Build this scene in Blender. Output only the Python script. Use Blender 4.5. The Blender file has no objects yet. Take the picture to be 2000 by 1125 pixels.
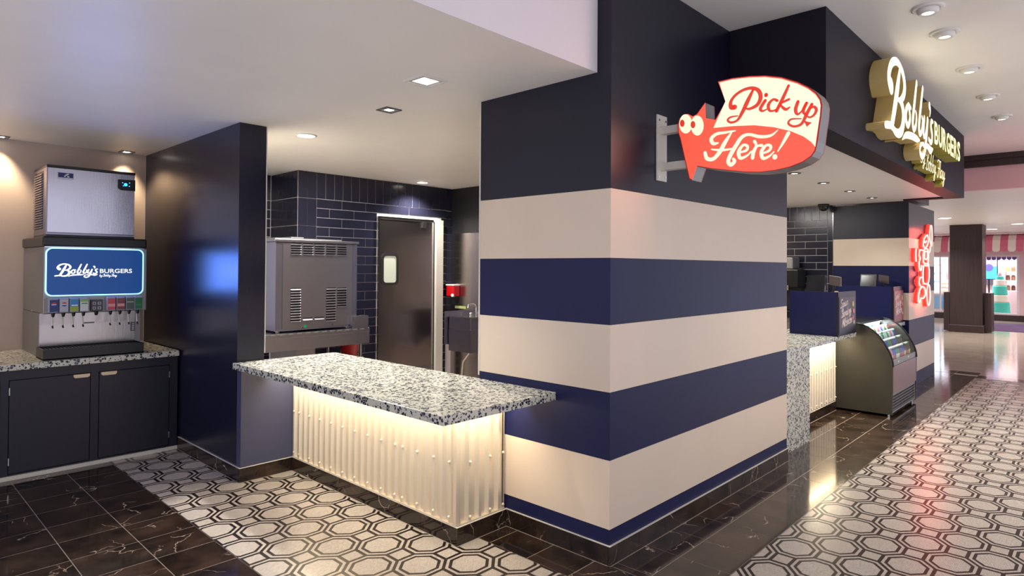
import bpy, bmesh, math, random
from mathutils import Vector, Matrix
random.seed(7)
SC = bpy.context.scene
COL = SC.collection
# ------------------------------------------------------------------ camera
cam_d = bpy.data.cameras.new('camera'); cam = bpy.data.objects.new('camera', cam_d); COL.objects.link(cam)
yaw, pit, rol = .757203, .0127387, .00612176
fw = Vector((math.cos(yaw)*math.cos(pit), math.sin(yaw)*math.cos(pit), math.sin(pit)))
rt = Vector((math.sin(yaw), -math.cos(yaw), 0)); up = rt.cross(fw)
r2 = rt*math.cos(rol)+up*math.sin(rol); u2 = up*math.cos(rol)-rt*math.sin(rol)
m = Matrix((r2, u2, -fw)).transposed().to_4x4(); m.translation = Vector((-2.84993, -1.95901, 1.6))
cam.matrix_world = m
cam_d.sensor_width = 36; cam_d.lens = 36*1231.09/2000; cam_d.shift_y = -(562.5-507.19)/2000
cam_d.clip_start = .05; cam_d.clip_end = 200
SC.camera = cam
# ------------------------------------------------------------------ world, exposure
W = bpy.data.worlds.new('world'); SC.world = W; W.use_nodes = True
W.node_tree.nodes['Background'].inputs[0].default_value = (.60, .60, .69, 1)
W.node_tree.nodes['Background'].inputs[1].default_value = 1.2
SC.view_settings.view_transform = 'Standard'; SC.view_settings.look = 'None'
SC.view_settings.exposure = .53; SC.view_settings.gamma = 1; SC.view_settings.use_curve_mapping = False
def light(name, kind, loc, power, color, to=None, size=.08, size_y=None, angle=110, blend=.6, rot=None):
    d = bpy.data.lights.new(name, kind); o = bpy.data.objects.new(name, d); COL.objects.link(o)
    o.location = loc; d.energy = power; d.color = color
    if kind == 'SPOT': d.spot_size = math.radians(angle); d.spot_blend = blend; d.shadow_soft_size = size
    if kind == 'AREA':
        d.shape = 'RECTANGLE'; d.size = size; d.size_y = size_y or size
    if kind == 'POINT': d.shadow_soft_size = size
    t = Vector(to) if to else Vector(loc)+Vector((0, 0, -1))
    o.rotation_euler = rot if rot else (t-Vector(loc)).to_track_quat('-Z', 'Y').to_euler()
    return o
WARM = (1, .84, .66); NEUT = (1, .97, .91)
# ------------------------------------------------------------------ materials
def lin(c): return tuple((x/12.92 if x <= .04045 else ((x+.055)/1.055)**2.4) for x in [v/255 for v in c])+(1,)
MATS = {}
def pm(name, rgb, rough=.5, metal=0, emit=0, ecol=None, spec=None, coat=0):
    mt = bpy.data.materials.new(name); mt.use_nodes = True; b = mt.node_tree.nodes['Principled BSDF']
    b.inputs['Base Color'].default_value = lin(rgb); b.inputs['Roughness'].default_value = rough; b.inputs['Metallic'].default_value = metal
    if spec is not None: b.inputs['Specular IOR Level'].default_value = spec
    if coat: b.inputs['Coat Weight'].default_value = coat; b.inputs['Coat Roughness'].default_value = .08
    if emit: b.inputs['Emission Color'].default_value = lin(ecol or rgb); b.inputs['Emission Strength'].default_value = emit
    MATS[name] = mt; return mt
def nodes(mt): return mt.node_tree.nodes, mt.node_tree.links, mt.node_tree.nodes['Principled BSDF']
def N(ns, t, **kw):
    n = ns.new(t)
    for k, v in kw.items():
        if k in n.inputs: n.inputs[k].default_value = v
        else: setattr(n, k, v)
    return n
def mixc(ns, ls, fac, a, b, mode='MIX'):
    n = ns.new('ShaderNodeMix'); n.data_type = 'RGBA'; n.blend_type = mode
    for s, v in ((0, fac), (6, a), (7, b)):
        if isinstance(v, (int, float)): n.inputs[s].default_value = v
        elif isinstance(v, tuple): n.inputs[s].default_value = v
        else: ls.new(v, n.inputs[s])
    return n.outputs[2]
def ramp(ns, ls, src, stops):
    r = ns.new('ShaderNodeValToRGB'); ls.new(src, r.inputs[0]); e = r.color_ramp.elements
    while len(e) < len(stops): e.new(.5)
    for k, (p, c) in enumerate(stops): e[k].position = p; e[k].color = c if isinstance(c, tuple) else (c, c, c, 1)
    return r.outputs[0]
def pos(ns): return ns.new('ShaderNodeNewGeometry').outputs['Position']
def scaled(ns, ls, v, s):
    n = ns.new('ShaderNodeVectorMath'); n.operation = 'MULTIPLY'; ls.new(v, n.inputs[0]); n.inputs[1].default_value = s; return n.outputs[0]
def bump(ns, ls, b, h, strength, dist=.01):
    n = N(ns, 'ShaderNodeBump', Strength=strength, Distance=dist); ls.new(h, n.inputs['Height']); ls.new(n.outputs[0], b.inputs['Normal'])
def rough_wall(name, rgb, rough, amp=.04, **kw):
    mt = pm(name, rgb, rough, **kw); ns, ls, b = nodes(mt); p = pos(ns)
    n = N(ns, 'ShaderNodeTexNoise', Scale=2.2, Detail=4.0); ls.new(p, n.inputs['Vector'])
    c = lin(rgb); d = tuple(x*(1-amp*3) for x in c[:3])+(1,)
    ls.new(mixc(ns, ls, ramp(ns, ls, n.outputs[0], [(.35, 0.), (.65, 1.)]), d, c), b.inputs['Base Color'])
    n2 = N(ns, 'ShaderNodeTexNoise', Scale=160.0, Detail=2.0); ls.new(p, n2.inputs['Vector']); bump(ns, ls, b, n2.outputs[0], .06, .002)
    return mt
white = rough_wall('ceiling_paint', (240, 234, 226), .42, .01)
white2 = rough_wall('white_paint', (226, 222, 226), .5, .01)
cream = rough_wall('cream_paint', (221, 202, 180), .42, .012)
navy = rough_wall('navy_paint', (27, 31, 70), .38, .03, spec=.22)
navyd = rough_wall('dark_navy_paint', (20, 20, 38), .36, .03, spec=.4)
bulk = rough_wall('bulkhead_paint', (30, 27, 38), .5, .03, spec=.15)
tan = rough_wall('tan_paint', (186, 166, 152), .6, .02)
black = rough_wall('black_paint', (30, 28, 30), .4, .03)
pinkw = rough_wall('pinkish_wall', (216, 178, 178), .6, .02)
def wood(name, a, bcol, rough, axis_scale):
    mt = pm(name, a, rough); ns, ls, b = nodes(mt)
    n = N(ns, 'ShaderNodeTexNoise', Scale=1.0, Detail=6.0, Roughness=.6); ls.new(scaled(ns, ls, pos(ns), axis_scale), n.inputs['Vector'])
    ls.new(mixc(ns, ls, ramp(ns, ls, n.outputs[0], [(.35, 0.), (.7, 1.)]), lin(a), lin(bcol)), b.inputs['Base Color'])
    bump(ns, ls, b, n.outputs[0], .12, .002); return mt
navywood = wood('navy_woodgrain', (14, 15, 34), (22, 23, 48), .27, (90, 90, 2.2))
cabwood = wood('cabinet_woodgrain', (17, 17, 31), (24, 23, 42), .42, (80, 80, 3))
darkwood = wood('dark_wood', (40, 26, 26), (56, 38, 36), .4, (30, 30, 1.5))
def terrazzo():
    mt = pm('terrazzo', (205, 202, 194), .16); ns, ls, b = nodes(mt); p = pos(ns)
    def layer(scale, keep, edge):
        v = N(ns, 'ShaderNodeTexVoronoi', Scale=scale); ls.new(p, v.inputs['Vector'])
        e = N(ns, 'ShaderNodeTexVoronoi', Scale=scale, feature='DISTANCE_TO_EDGE'); ls.new(p, e.inputs['Vector'])
        s = ns.new('ShaderNodeSeparateColor'); ls.new(v.outputs['Color'], s.inputs[0])
        a = N(ns, 'ShaderNodeMath', operation='LESS_THAN'); ls.new(s.outputs[0], a.inputs[0]); a.inputs[1].default_value = keep
        g = N(ns, 'ShaderNodeMath', operation='GREATER_THAN'); ls.new(e.outputs[0], g.inputs[0]); g.inputs[1].default_value = edge
        mm = N(ns, 'ShaderNodeMath', operation='MULTIPLY'); ls.new(a.outputs[0], mm.inputs[0]); ls.new(g.outputs[0], mm.inputs[1]); return mm.outputs[0], s.outputs[1]
    m1, r1 = layer(58, .36, .07); m2, r2_ = layer(95, .2, .1)
    c = mixc(ns, ls, m2, lin((203, 200, 184)), mixc(ns, ls, r2_, lin((120, 122, 130)), lin((60, 62, 80))))
    c = mixc(ns, ls, m1, c, mixc(ns, ls, r1, lin((20, 22, 40)), lin((54, 56, 74))))
    ls.new(c, b.inputs['Base Color']); return mt
terr = terrazzo()
def marble():
    mt = pm('dark_marble', (34, 26, 22), .09); ns, ls, b = nodes(mt); p = pos(ns)
    oi = ns.new('ShaderNodeObjectInfo')
    off = ns.new('ShaderNodeVectorMath'); off.operation = 'MULTIPLY_ADD'; cmb = ns.new('ShaderNodeCombineXYZ')
    for k in range(3): ls.new(oi.outputs['Random'], cmb.inputs[k])
    ls.new(cmb.outputs[0], off.inputs[0]); off.inputs[1].default_value = (17, 31, 7); ls.new(p, off.inputs[2]); q = off.outputs[0]
    n = N(ns, 'ShaderNodeTexNoise', Scale=5.0, Detail=7.0, Roughness=.62); ls.new(q, n.inputs['Vector'])
    base = mixc(ns, ls, ramp(ns, ls, n.outputs[0], [(.35, 0.), (.68, 1.)]), lin((24, 18, 15)), lin((64, 48, 38)))
    n2 = N(ns, 'ShaderNodeTexNoise', Scale=3.0, Detail=5.0); ls.new(q, n2.inputs['Vector'])
    wv = ns.new('ShaderNodeVectorMath'); wv.operation = 'MULTIPLY_ADD'; ls.new(n2.outputs['Color'], wv.inputs[0]); wv.inputs[1].default_value = (.45, .45, .45); ls.new(q, wv.inputs[2])
    v = N(ns, 'ShaderNodeTexVoronoi', Scale=3.2, feature='DISTANCE_TO_EDGE'); ls.new(wv.outputs[0], v.inputs['Vector'])
    vein = ramp(ns, ls, v.outputs['Distance'], [(0., 1.), (.011, 0.)])
    n3 = N(ns, 'ShaderNodeTexNoise', Scale=4.0, Detail=3.0); ls.new(q, n3.inputs['Vector'])
    mk = ramp(ns, ls, n3.outputs[0], [(.52, 0.), (.62, 1.)])
    mm = N(ns, 'ShaderNodeMath', operation='MULTIPLY'); ls.new(vein, mm.inputs[0]); ls.new(mk, mm.inputs[1])
    ls.new(mixc(ns, ls, mm.outputs[0], base, lin((190, 170, 150))), b.inputs['Base Color']); return mt
marb = marble()
def mosaic():
    mt = pm('pale_mosaic', (214, 204, 194), .24, spec=.3); ns, ls, b = nodes(mt)
    p = scaled(ns, ls, pos(ns), (1, 1, 1))
    br = N(ns, 'ShaderNodeTexBrick', Scale=40.0, Color1=lin((202, 194, 183)), Color2=lin((178, 169, 158)), Mortar=lin((128, 120, 112)))
    br.inputs['Mortar Size'].default_value = .028; br.inputs['Bias'].default_value = -.1; ls.new(p, br.inputs['Vector'])
    oi = ns.new('ShaderNodeObjectInfo')
    n = N(ns, 'ShaderNodeTexNoise', Scale=9.0, Detail=4.0); ls.new(p, n.inputs['Vector'])
    c = mixc(ns, ls, ramp(ns, ls, n.outputs[0], [(.3, .0), (.8, .35)]), br.outputs['Color'], lin((170, 156, 144)))
    c = mixc(ns, ls, ramp(ns, ls, oi.outputs['Random'], [(0., 0.), (1., .2)]), c, lin((166, 150, 136)))
    ls.new(c, b.inputs['Base Color']); bump(ns, ls, b, br.outputs['Fac'], -.25, .002); return mt
mosa = mosaic()
mosd = pm('dark_mosaic', (36, 28, 24), .3, spec=.25)
grout = pm('grout', (150, 138, 126), .6)
tgrout = pm('tile_grout', (205, 198, 196), .7)
tilem = rough_wall('navy_tile', (34, 34, 50), .2, .06)
beige = rough_wall('beige_marble', (190, 172, 156), .07, .06)
def steel(name, rgb, rough, sc, bstr=.05):
    mt = pm(name, rgb, rough, 1); ns, ls, b = nodes(mt)
    n = N(ns, 'ShaderNodeTexNoise', Scale=1.0, Detail=3.0); ls.new(scaled(ns, ls, pos(ns), sc), n.inputs['Vector']); 
    n2 = N(ns, 'ShaderNodeTexNoise', Scale=2.3, Detail=1.0); ls.new(pos(ns), n2.inputs['Vector'])
    ad = N(ns, 'ShaderNodeMath', operation='MULTIPLY_ADD'); ls.new(n2.outputs[0], ad.inputs[0]); ad.inputs[1].default_value = 14; ls.new(n.outputs[0], ad.inputs[2])
    bump(ns, ls, b, ad.outputs[0], bstr, .004); return mt
steelv = steel('brushed_steel', (150, 148, 164), .3, (300, 300, 4))
steelh = steel('brushed_steel_horizontal', (158, 155, 162), .32, (5, 5, 320))
steeld = steel('steel_door', (176, 168, 166), .22, (260, 260, 5), .1)
steelf = steel('ice_front_steel', (190, 188, 200), .2, (300, 300, 4), .08)
steelg = pm('grey_metal', (150, 148, 146), .42, .8)
alum = pm('white_aluminium', (214, 208, 196), .45, .1)
chrome = pm('chrome', (210, 208, 205), .15, 1)
corr = pm('champagne_corrugated_metal', (232, 218, 194), .34, .5)
blk = pm('black_plastic', (14, 14, 16), .32)
blkm = pm('black_rubber', (18, 18, 18), .6)
casem = pm('dark_olive_case', (44, 42, 36), .38)
casep = pm('mauve_case_panel', (150, 122, 122), .3, .6)
hand = pm('pale_handle', (205, 186, 160), .35, .6)
def emi(name, rgb, s): return pm(name, tuple(int(v*.6) for v in rgb), .35, 0, s, rgb)
e_red = emi('sign_red', (255, 84, 62), .78); e_crm = emi('sign_cream', (255, 236, 204), .72)
e_ltr = pm('sign_letter_red', (190, 50, 32), .4, 0, .5, (214, 62, 44))
e_logo = emi('letter_white_glow', (255, 245, 205), .95); gold = pm('letter_return_gold', (186, 160, 104), .45, 0, .04, (220, 190, 110))
e_yel = emi('letter_yellow_glow', (252, 246, 178), 1.0); olive = pm('letter_return_olive', (150, 138, 62), .45, 0, .05, (200, 180, 70))
e_neon = emi('neon_tube', (255, 160, 150), 1.7); acry = pm('red_glow_acrylic', (200, 30, 30), .3, 0, .75, (255, 60, 48))  # acrylic emits by itself, standing in for the tubes' red glow on it
e_lamp = emi('lamp_lens', (255, 246, 230), 9.0); e_lampd = emi('lamp_lens_soft', (255, 246, 232), 2.2)
e_scr = emi('blue_screen', (4, 62, 128), .6); e_rim = emi('screen_rim_light', (120, 190, 255), 2.6); e_wht = emi('screen_lettering', (255, 255, 255), .8)
e_ind = emi('indicator_blue', (60, 170, 255), 2.0); e_grn = emi('indicator_green', (0, 120, 70), .5)
e_case = emi('case_light', (240, 250, 255), 2.0)
# ------------------------------------------------------------------ mesh helpers
def S3(v): return Vector(v)
class MB:
    def __init__(s): s.v = []; s.f = []; s.m = []; s.sm = []
    def add(s, vs, fs, m=0, sm=False):
        o = len(s.v); s.v += [tuple(v) for v in vs]
        for k, f in enumerate(fs):
            s.f.append([o+i for i in f]); s.m.append(m[k] if isinstance(m, (list, tuple)) else m); s.sm.append(sm)
        return s
    def box(s, x0, x1, y0, y1, z0, z1, m=0, bev=0):
        x0, x1 = min(x0, x1), max(x0, x1); y0, y1 = min(y0, y1), max(y0, y1); z0, z1 = min(z0, z1), max(z0, z1)
        if bev:
            b = bmesh.new(); bmesh.ops.create_cube(b, size=1)
            for v in b.verts: v.co = Vector(((x0+x1)/2+v.co.x*(x1-x0), (y0+y1)/2+v.co.y*(y1-y0), (z0+z1)/2+v.co.z*(z1-z0)))
            bmesh.ops.bevel(b, geom=b.edges[:], offset=bev, segments=2, affect='EDGES', profile=.5)
            b.verts.index_update(); s.add([v.co for v in b.verts], [[v.index for v in f.verts] for f in b.faces], m); b.free(); return s
        V = [(x, y, z) for z in (z0, z1) for y in (y0, y1) for x in (x0, x1)]
        return s.add(V, [(0, 2, 3, 1), (4, 5, 7, 6), (0, 1, 5, 4), (2, 6, 7, 3), (0, 4, 6, 2), (1, 3, 7, 5)], m)
    def cyl(s, p0, p1, r0, r1=None, n=12, m=0, cap=True, sm=True):
        p0, p1 = S3(p0), S3(p1); r1 = r0 if r1 is None else r1
        d = (p1-p0).normalized(); a = d.orthogonal().normalized(); b = d.cross(a)
        V = [p+(a*math.cos(2*math.pi*k/n)+b*math.sin(2*math.pi*k/n))*r for p, r in ((p0, r0), (p1, r1)) for k in range(n)]
        s.add(V, [(k, (k+1) % n, n+(k+1) % n, n+k) for k in range(n)], m, sm)
        if cap: s.add(V[:n], [list(range(n))[::-1]], m); s.add(V[n:], [list(range(n))], m)
        return s
    def lathe(s, prof, c, n=16, m=0, axis='z'):
        V = []
        for r, h in prof:
            for k in range(n):
                a = 2*math.pi*k/n; p = (r*math.cos(a), r*math.sin(a), h)
                if axis == 'y': p = (p[0], p[2], p[1])
                if axis == 'x': p = (p[2], p[0], p[1])
                V.append((c[0]+p[0], c[1]+p[1], c[2]+p[2]))
        F = [(i*n+k, i*n+(k+1) % n, (i+1)*n+(k+1) % n, (i+1)*n+k) for i in range(len(prof)-1) for k in range(n)]
        mm = [m[min(i, len(m)-1)] for i in range(len(prof)-1) for k in range(n)] if isinstance(m, (list, tuple)) else m
        return s.add(V, F, mm, True)
    def tube(s, pts, r, n=8, m=0, closed=False):
        P = [S3(p) for p in pts]; V = []; L = len(P); prev = None
        for i in range(L):
            t = (P[(i+1) % L]-P[i-1]) if closed else (P[min(i+1, L-1)]-P[max(i-1, 0)])
            t.normalize()
            a = t.orthogonal().normalized() if prev is None else (prev-t*prev.dot(t)).normalized()
            prev = a; b = t.cross(a)
            V += [P[i]+(a*math.cos(2*math.pi*k/n)+b*math.sin(2*math.pi*k/n))*r for k in range(n)]
        F = []
        for i in range(L if closed else L-1):
            j = (i+1) % L
            F += [(i*n+k, i*n+(k+1) % n, j*n+(k+1) % n, j*n+k) for k in range(n)]
        s.add(V, F, m, True)
        if not closed: s.add(V[:n], [list(range(n))[::-1]], m); s.add(V[-n:], [list(range(n))], m)
        return s
    def prism(s, poly, fn, d0, d1, mf=0, ms=0, mb=None):
        """poly in 2D, fn(u,v,d)->xyz, front cap at d0, back cap at d1"""
        n = len(poly); A = [fn(u, v, d0) for u, v in poly]; B = [fn(u, v, d1) for u, v in poly]
        s.add(A, [list(range(n))], mf); s.add(B, [list(range(n))[::-1]], mf if mb is None else mb)
        s.add(A+B, [(k, n+k, n+(k+1) % n, (k+1) % n) for k in range(n)], ms); return s
    def ribbon(s, pts, fn, d0, d1, mf=0, ms=0, sub=5):
        P = cat(pts, sub); L = []; R = []
        for i, (u, v, w) in enumerate(P):
            a = P[max(i-1, 0)]; b = P[min(i+1, len(P)-1)]; tx, ty = b[0]-a[0], b[1]-a[1]; l = math.hypot(tx, ty) or 1
            nx, ny = -ty/l*w/2, tx/l*w/2; L.append((u+nx, v+ny)); R.append((u-nx, v-ny))
        for end in (0, -1):                       # round ends
            u, v, w = P[end]; q = [(u+w/2*math.cos(k*math.pi/5), v+w/2*math.sin(k*math.pi/5)) for k in range(10)]
            s.prism(q, fn, d0, d1, mf, ms)
        for i in range(len(P)-1):
            q = [L[i], L[i+1], R[i+1], R[i]]; A = [fn(u, v, d0) for u, v in q]; B = [fn(u, v, d1) for u, v in q]
            s.add(A+B, [(0, 1, 2, 3), (7, 6, 5, 4), (0, 4, 5, 1), (3, 2, 6, 7)], [mf, ms, ms, ms])
        return s
    def build(s, name, mats, parent=None, fix=True):
        me = bpy.data.meshes.new(name); off = Vector((0, 0, 0))
        q = parent
        while q: off += q.location; q = q.parent
        me.from_pydata([tuple(S3(v)-off) for v in s.v], [], s.f)
        for mt in (mats if isinstance(mats, (list, tuple)) else [mats]): me.materials.append(mt)
        me.polygons.foreach_set('material_index', s.m); me.polygons.foreach_set('use_smooth', s.sm)
        if fix:
            b = bmesh.new(); b.from_mesh(me); bmesh.ops.recalc_face_normals(b, faces=b.faces); b.to_mesh(me); b.free()
        me.update(); o = bpy.data.objects.new(name, me); COL.objects.link(o); o.parent = parent; return o
def cat(P, sub):
    if len(P) < 3: return P
    out = []
    for i in range(len(P)-1):
        p0, p1, p2, p3 = P[max(i-1, 0)], P[i], P[i+1], P[min(i+2, len(P)-1)]
        for k in range(sub):
            t = k/sub; out.append(tuple(.5*((2*b)+(c-a)*t+(2*a-5*b+4*c-d)*t*t+(3*b-a-3*c+d)*t**3) for a, b, c, d in zip(p0, p1, p2, p3)))
    return out+[P[-1]]
def thing(name, loc, label, cat_, group=None):
    o = bpy.data.objects.new(name, None); COL.objects.link(o); o.location = loc; o.empty_display_size = .1
    return tag(o, label, cat_, group)
def tag(o, label, cat_, group=None):
    o['label'] = label; o['category'] = cat_
    if group: o['group'] = group
    return o
def struct(o): o['kind'] = 'structure'; return o
def sbox(name, mat, *a, bev=0, parent=None):
    o = MB().box(*a, bev=bev).build(name, mat, parent)
    return o if parent else struct(o)
def pbox(name, mat, parent, *a, bev=0): return MB().box(*a, bev=bev).build(name, mat, parent)
def dup(o, loc, label=None, group=None):
    r = o.copy(); COL.objects.link(r); r.location = loc
    if label: r['label'] = label
    if group: r['group'] = group
    for c in o.children:
        k = c.copy(); COL.objects.link(k); k.parent = r
        for g in c.children:
            h = g.copy(); COL.objects.link(h); h.parent = k
    return r
UNIT = {}
def unit_piece(name, mat, parent, x0, x1, y0, y1, z0, z1):
    """small plain box piece sharing one mesh per material"""
    if mat.name not in UNIT: UNIT[mat.name] = MB().box(-.5, .5, -.5, .5, -.5, .5).build('piece', mat).data; bpy.data.objects.remove(bpy.data.objects['piece'])
    o = bpy.data.objects.new(name, UNIT[mat.name]); COL.objects.link(o); o.parent = parent
    off = Vector((0, 0, 0)); q = parent
    while q: off += q.location; q = q.parent
    o.location = Vector(((x0+x1)/2, (y0+y1)/2, (z0+z1)/2))-off; o.scale = (x1-x0, y1-y0, z1-z0); return o
def font_mesh(txt, size, extrude, offset=0, width=None):
    cu = bpy.data.curves.new('t', 'FONT'); cu.body = txt; cu.size = size; cu.extrude = extrude; cu.offset = offset; cu.resolution_u = 3
    o = bpy.data.objects.new('t', cu); COL.objects.link(o); dg = bpy.context.evaluated_depsgraph_get(); dg.update()
    me = bpy.data.meshes.new_from_object(o.evaluated_get(dg)); bpy.data.objects.remove(o); bpy.data.curves.remove(cu)
    return me
SIGN_OUT = [(0.3921,2.6404),(0.4766,2.6427),(0.5674,2.6348),(0.6549,2.6197),(0.7393,2.5938),(0.8208,2.5521),(0.8736,2.5152),(0.9098,2.4799),(0.9293,2.4463),(0.9353,2.4154),(0.9313,2.3619),(0.9226,2.3035),(0.9149,2.2393),(0.9047,2.1917),(0.8866,2.1665),(0.8474,2.1425),(0.7833,2.1227),(0.7118,2.1132),(0.6266,2.1115),(0.5382,2.1221),(0.4466,2.1403),(0.3514,2.1591),(0.266,2.1823),(0.2359,2.1055),(0.2203,2.1132),(0.1913,2.2293),(0.1619,2.353),(0.1479,2.3931),(0.1463,2.4378),(0.1574,2.4711),(0.1802,2.4896),(0.2077,2.4902),(0.2383,2.4708),(0.2652,2.4789),(0.3147,2.5355),(0.3182,2.4474),(0.3766,2.4284),(0.4365,2.5201)]
SIGN_CREAM = [(0.4016,2.6312),(0.4767,2.6337),(0.5674,2.6254),(0.6549,2.6099),(0.7393,2.5836),(0.8181,2.5426),(0.8684,2.5074),(0.9047,2.471),(0.9231,2.4393),(0.9282,2.4139),(0.9241,2.363),(0.916,2.3045),(0.9078,2.2512),(0.9037,2.2109),(0.884,2.238),(0.8474,2.2705),(0.7832,2.3074),(0.7005,2.3393),(0.5972,2.3652),(0.4771,2.3786),(0.367,2.3848),(0.4365,2.5201)]
SIGN_HEART = [(0.8484,2.3521),(0.8673,2.3419),(0.8876,2.335),(0.8632,2.3167)]
SIGN_RED = [[(0.4892,2.4798,0.0277),(0.4695,2.4831,0.0243),(0.4676,2.5116,0.0182),(0.4922,2.543,0.0157),(0.5376,2.5641,0.0155),(0.5852,2.5656,0.0176),(0.6203,2.5444,0.0209),(0.6308,2.5059,0.0219),(0.6134,2.4713,0.0197),(0.5735,2.4566,0.0141),(0.5467,2.4641,0.0083)],[(0.5911,2.5557,0.0129),(0.5616,2.5009,0.0224),(0.5336,2.4468,0.0202),(0.5046,2.4059,0.0132),(0.4678,2.3997,0.0121),(0.4504,2.4156,0.0122),(0.4678,2.429,0.0097),(0.5076,2.4292,0.006)],[(0.655,2.486,0.0172),(0.6303,2.4499,0.0173),(0.6407,2.4331,0.0115),(0.6665,2.4403,0.0057)],[(0.6595,2.5163,0.0195),(0.6595,2.5128,0.0195)],[(0.7172,2.4749,0.0146),(0.6959,2.4844,0.0125),(0.6721,2.4611,0.0171),(0.6778,2.4303,0.0137),(0.7032,2.4261,0.009),(0.7283,2.4429,0.0056)],[(0.7744,2.5417,0.0133),(0.746,2.4822,0.0178),(0.7133,2.421,0.0169)],[(0.7766,2.471,0.0121),(0.7515,2.4631,0.0122),(0.7327,2.4534,0.009),(0.7587,2.4224,0.0155),(0.7805,2.43,0.0066)],[(0.8208,2.4509,0.0163),(0.8091,2.4123,0.0175),(0.8198,2.3866,0.012),(0.8447,2.4063,0.0076),(0.8621,2.4364,0.015)],[(0.8621,2.4364,0.015),(0.8463,2.4005,0.0162),(0.8579,2.3792,0.0097),(0.8684,2.3858,0.0054)],[(0.8876,2.4264,0.0149),(0.8642,2.3837,0.0172),(0.8379,2.3354,0.0141),(0.7994,2.3285,0.012),(0.7734,2.3481,0.011),(0.7886,2.367,0.0088),(0.8368,2.3616,0.0054)],[(0.8762,2.4037,0.0075),(0.8969,2.4122,0.0127),(0.9088,2.3955,0.0148),(0.8995,2.3725,0.0127),(0.8788,2.3621,0.0096),(0.8631,2.3718,0.0064)]]
SIGN_CRM = [[(0.4925,2.3507,0.0072),(0.44,2.3493,0.0135),(0.3863,2.3479,0.0174),(0.3556,2.3254,0.0213),(0.3672,2.2976,0.02),(0.3947,2.297,0.0087)],[(0.4771,2.3505,0.0061),(0.4369,2.2974,0.022),(0.4056,2.2472,0.0235),(0.3674,2.2123,0.0212),(0.3305,2.2183,0.0215),(0.3187,2.2516,0.019)],[(0.3576,2.2665,0.0075),(0.415,2.2545,0.0136),(0.4773,2.2551,0.0085)],[(0.7217,2.322,0.0034),(0.6836,2.2978,0.0136),(0.6264,2.3,0.0173),(0.5678,2.3199,0.0153),(0.529,2.31,0.0202),(0.4987,2.2714,0.0228),(0.4712,2.2302,0.023),(0.4539,2.1904,0.0219),(0.4682,2.1679,0.0206),(0.4885,2.1835,0.0205),(0.4823,2.1991,0.0145)],[(0.5109,2.2284,0.0084),(0.553,2.2362,0.0142),(0.5607,2.2575,0.0153),(0.5368,2.2665,0.0143),(0.5128,2.2341,0.0203),(0.5213,2.1988,0.0179),(0.5561,2.2065,0.0118),(0.5827,2.2285,0.007)],[(0.5985,2.2789,0.0163),(0.6079,2.2561,0.0128),(0.5927,2.2214,0.0198),(0.5886,2.191,0.0175)],[(0.5974,2.2296,0.0082),(0.6149,2.2518,0.0116),(0.638,2.2522,0.015)],[(0.6334,2.2078,0.0081),(0.6752,2.22,0.0137),(0.6837,2.2429,0.0148),(0.6598,2.2494,0.0137),(0.6357,2.2191,0.0196),(0.6438,2.1835,0.0172),(0.6752,2.1902,0.0114),(0.7006,2.2111,0.0056)],[(0.7051,2.1856,0.0248),(0.7056,2.1821,0.0248)],[(0.7735,2.2976,0.0199),(0.7494,2.2559,0.0145),(0.7207,2.211,0.0056)]]
SIGN_EYES = [[(0.2385,2.427),(0.2365,2.4443),(0.2309,2.4605),(0.2221,2.4741),(0.2111,2.4838),(0.1988,2.4885),(0.1865,2.4878),(0.1753,2.4817),(0.1665,2.4707),(0.1608,2.4561),(0.1589,2.4391),(0.1609,2.4215),(0.1667,2.4051),(0.1756,2.3915),(0.1868,2.382),(0.1991,2.3775),(0.2114,2.3785),(0.2224,2.3848),(0.2311,2.3957),(0.2366,2.4102)],[(0.3091,2.4069),(0.3072,2.4247),(0.3018,2.4414),(0.2933,2.4554),(0.2825,2.4652),(0.2706,2.4699),(0.2586,2.469),(0.2477,2.4626),(0.2391,2.4513),(0.2336,2.4361),(0.2317,2.4186),(0.2337,2.4005),(0.2393,2.3836),(0.248,2.3697),(0.2589,2.36),(0.2709,2.3555),(0.2828,2.3567),(0.2935,2.3632),(0.3019,2.3746),(0.3073,2.3896)]]
SIGN_PUPILS = [[(0.1928,2.4371),(0.1921,2.4436),(0.19,2.4498),(0.1868,2.4549),(0.1827,2.4585),(0.1782,2.4602),(0.1737,2.4599),(0.1697,2.4575),(0.1665,2.4534),(0.1644,2.4479),(0.1637,2.4415),(0.1645,2.435),(0.1666,2.4288),(0.1698,2.4237),(0.1739,2.4201),(0.1784,2.4184),(0.1828,2.4188),(0.1869,2.4211),(0.1901,2.4253),(0.1921,2.4308)],[(0.2593,2.4194),(0.2586,2.4259),(0.2566,2.4319),(0.2535,2.4369),(0.2495,2.4405),(0.2452,2.4422),(0.2408,2.4418),(0.2368,2.4395),(0.2337,2.4354),(0.2317,2.43),(0.231,2.4237),(0.2317,2.4172),(0.2338,2.4112),(0.2369,2.4061),(0.2409,2.4026),(0.2453,2.4009),(0.2496,2.4013),(0.2536,2.4036),(0.2567,2.4077),(0.2587,2.4132)]]
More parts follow.
